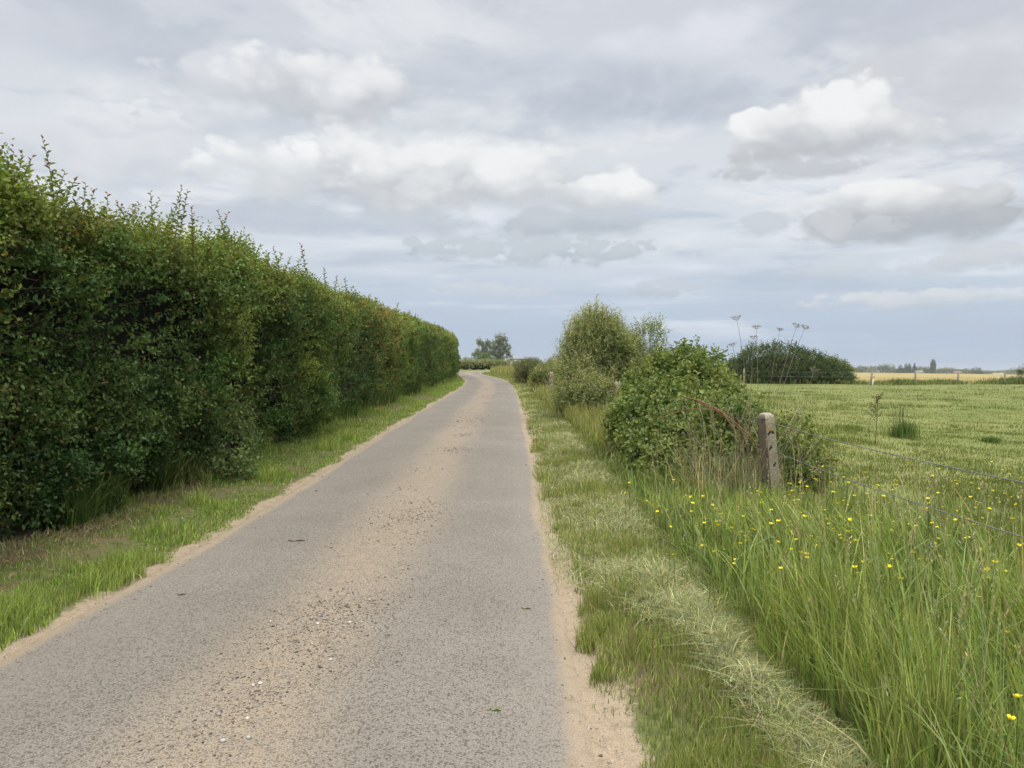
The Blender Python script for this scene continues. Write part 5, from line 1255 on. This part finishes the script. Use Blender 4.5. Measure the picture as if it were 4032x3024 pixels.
# buttercups
def buttercup_parts(h, seed):
    r = np.random.default_rng(seed); tp = np.array([r.normal(0, .05), r.normal(0, .05), h])
    S = Acc(); V, F = tube(bez((0, 0, -.02), (tp[0] * .2, tp[1] * .2, h * .6), tp, 7), .0016, 3); S.add(V, F, (.10, .16, .04))
    for q in range(2):
        b = np.array([tp[0] * .3, tp[1] * .3, h * (.5 + .2 * q)]); e = b + np.array([r.normal(0, .04), r.normal(0, .04), h * .2]); V, F = tube(np.array([b, e]), .0012, 3); S.add(V, F, (.10, .16, .04))
    P = Acc(); R_ = .0125; tl = r.normal(0, .3, 2)
    nrmv = nrm(np.array([tl[0], tl[1] - .2, 1.])); e1 = nrm(np.cross(nrmv, (0, 1, .1))); e2 = np.cross(nrmv, e1)
    for k in range(5):
        a = k * 2 * np.pi / 5; d = e1 * math.cos(a) + e2 * math.sin(a); s = -e1 * math.sin(a) + e2 * math.cos(a)
        V = np.array([(0, 0, 0), d * R_ * .5 + s * R_ * .45 + nrmv * R_ * .25, d * R_ * .95 + s * R_ * .42 + nrmv * R_ * .75, d * R_ * 1.05 + nrmv * R_ * .8, d * R_ * .95 - s * R_ * .42 + nrmv * R_ * .75, d * R_ * .5 - s * R_ * .45 + nrmv * R_ * .25]) + tp
        P.add(V, [np.array([(0, 1, 2, 3), (0, 3, 4, 5)])], (.92, .78, .02))
    V, F = pebble_mesh(R_ * .35, seed, .9); P.add(V + tp + nrmv * R_ * .25, F, (.62, .48, .03))
    return S.mesh('buttercup_stem'), P.mesh('buttercup_petals')
protos = []
for k in range(6):
    sm, pm = buttercup_parts((.34, .40, .46, .52, .60, .44)[k], 800 + k); sm.materials.append(M_grass); pm.materials.append(M_flower); protos.append((sm, pm))
def buttercup(x, y, k, lab, group, s=1.):
    sm, pm = protos[k]; o = bpy.data.objects.new('buttercup', sm); COL.objects.link(o); o.location = (x, y, gzf(x, y)); o.rotation_euler = (0, 0, rng.uniform(0, 6.28)); o.scale = (s, s, s)
    p = bpy.data.objects.new('flower', pm); COL.objects.link(p); p.parent = o
    tag(o, lab, 'flower', group)
GB = 'buttercups in the long grass'
x, y = hit_ground(3899 * .254, 2899 * .254, .5); buttercup(x, y, 4, 'large open buttercup nearest the bottom right corner of the view', GB, .95)
x, y = hit_ground(4001 * .254, 2876 * .254, .5); buttercup(x, y, 4, 'large buttercup at the right edge beside the nearest one', GB, .95)
x, y = hit_ground(3135 * .254, 2262 * .254, .4); buttercup(x, y, 0, 'single buttercup low in the tall grass below the post', GB)
spots = []
for (px, py) in [(1752, 1020), (1768, 1024), (1700, 1035), (1715, 1042), (1722, 1040), (1730, 1048), (1800, 995), (1835, 1025), (1860, 1030), (1890, 1060), (1930, 1050), (1545, 1100), (1560, 1130), (1585, 1160), (1530, 1210), (1572, 1152), (1590, 1165), (1610, 1120), (1780, 1080), (1790, 1212), (1715, 1240), (1800, 1220), (1990, 1110), (2010, 1095), (2030, 1120), (2060, 1130), (2090, 1140), (2110, 1180), (2130, 1210), (1640, 1110), (1520, 1100), (1352, 1047), (1360, 1050)]:
    spots.append((px * Q, py * Q))
for k in range(190):
    if k % 3 == 0: spots.append((rng.normal(1680, 120) * Q, rng.normal(1105, 40) * Q))
    else: spots.append((rng.uniform(1700, 2210) * Q, (1000 + abs(rng.normal(0, 1)) * 135) * Q))
for k, (px, py) in enumerate(spots):
    q = int(rng.integers(0, 6)); h = (.34, .40, .46, .52, .60, .44)[q]
    if px > 1023 or py > 640: continue
    x, y = hit_ground(px, py, h)
    if 2.2 < y < 26 and clumpy(np.array([x]), np.array([y]), 1.4, 81)[0] < .35: buttercup(x, y, q, 'yellow buttercup on a thin stem in the grass around the wire fence', GB, rng.uniform(.72, 1.12))

# ------------------------------------------------------------------ air
A = Acc(); V = np.array([(x, y, z) for z in (-1.6, 34) for (x, y) in ((-3050, -90), (3050, -90), (3050, 4050), (-3050, 4050))], float)
A.add(V, [np.array([(3, 2, 1, 0), (4, 5, 6, 7), (0, 1, 5, 4), (1, 2, 6, 5), (2, 3, 7, 6), (3, 0, 4, 7)])])
m, t = newmat('thin_air'); pv = t.new('ShaderNodeVolumePrincipled'); pv.inputs['Color'].default_value = (.86, .92, 1, 1); pv.inputs['Density'].default_value = .0002; pv.inputs['Anisotropy'].default_value = .2
o_ = t.new('ShaderNodeOutputMaterial'); t.l.new(pv.outputs[0], o_.inputs['Volume'])
tag(link('haze', A.mesh('haze'), m), 'thin pale haze over the fields', kind='stuff')
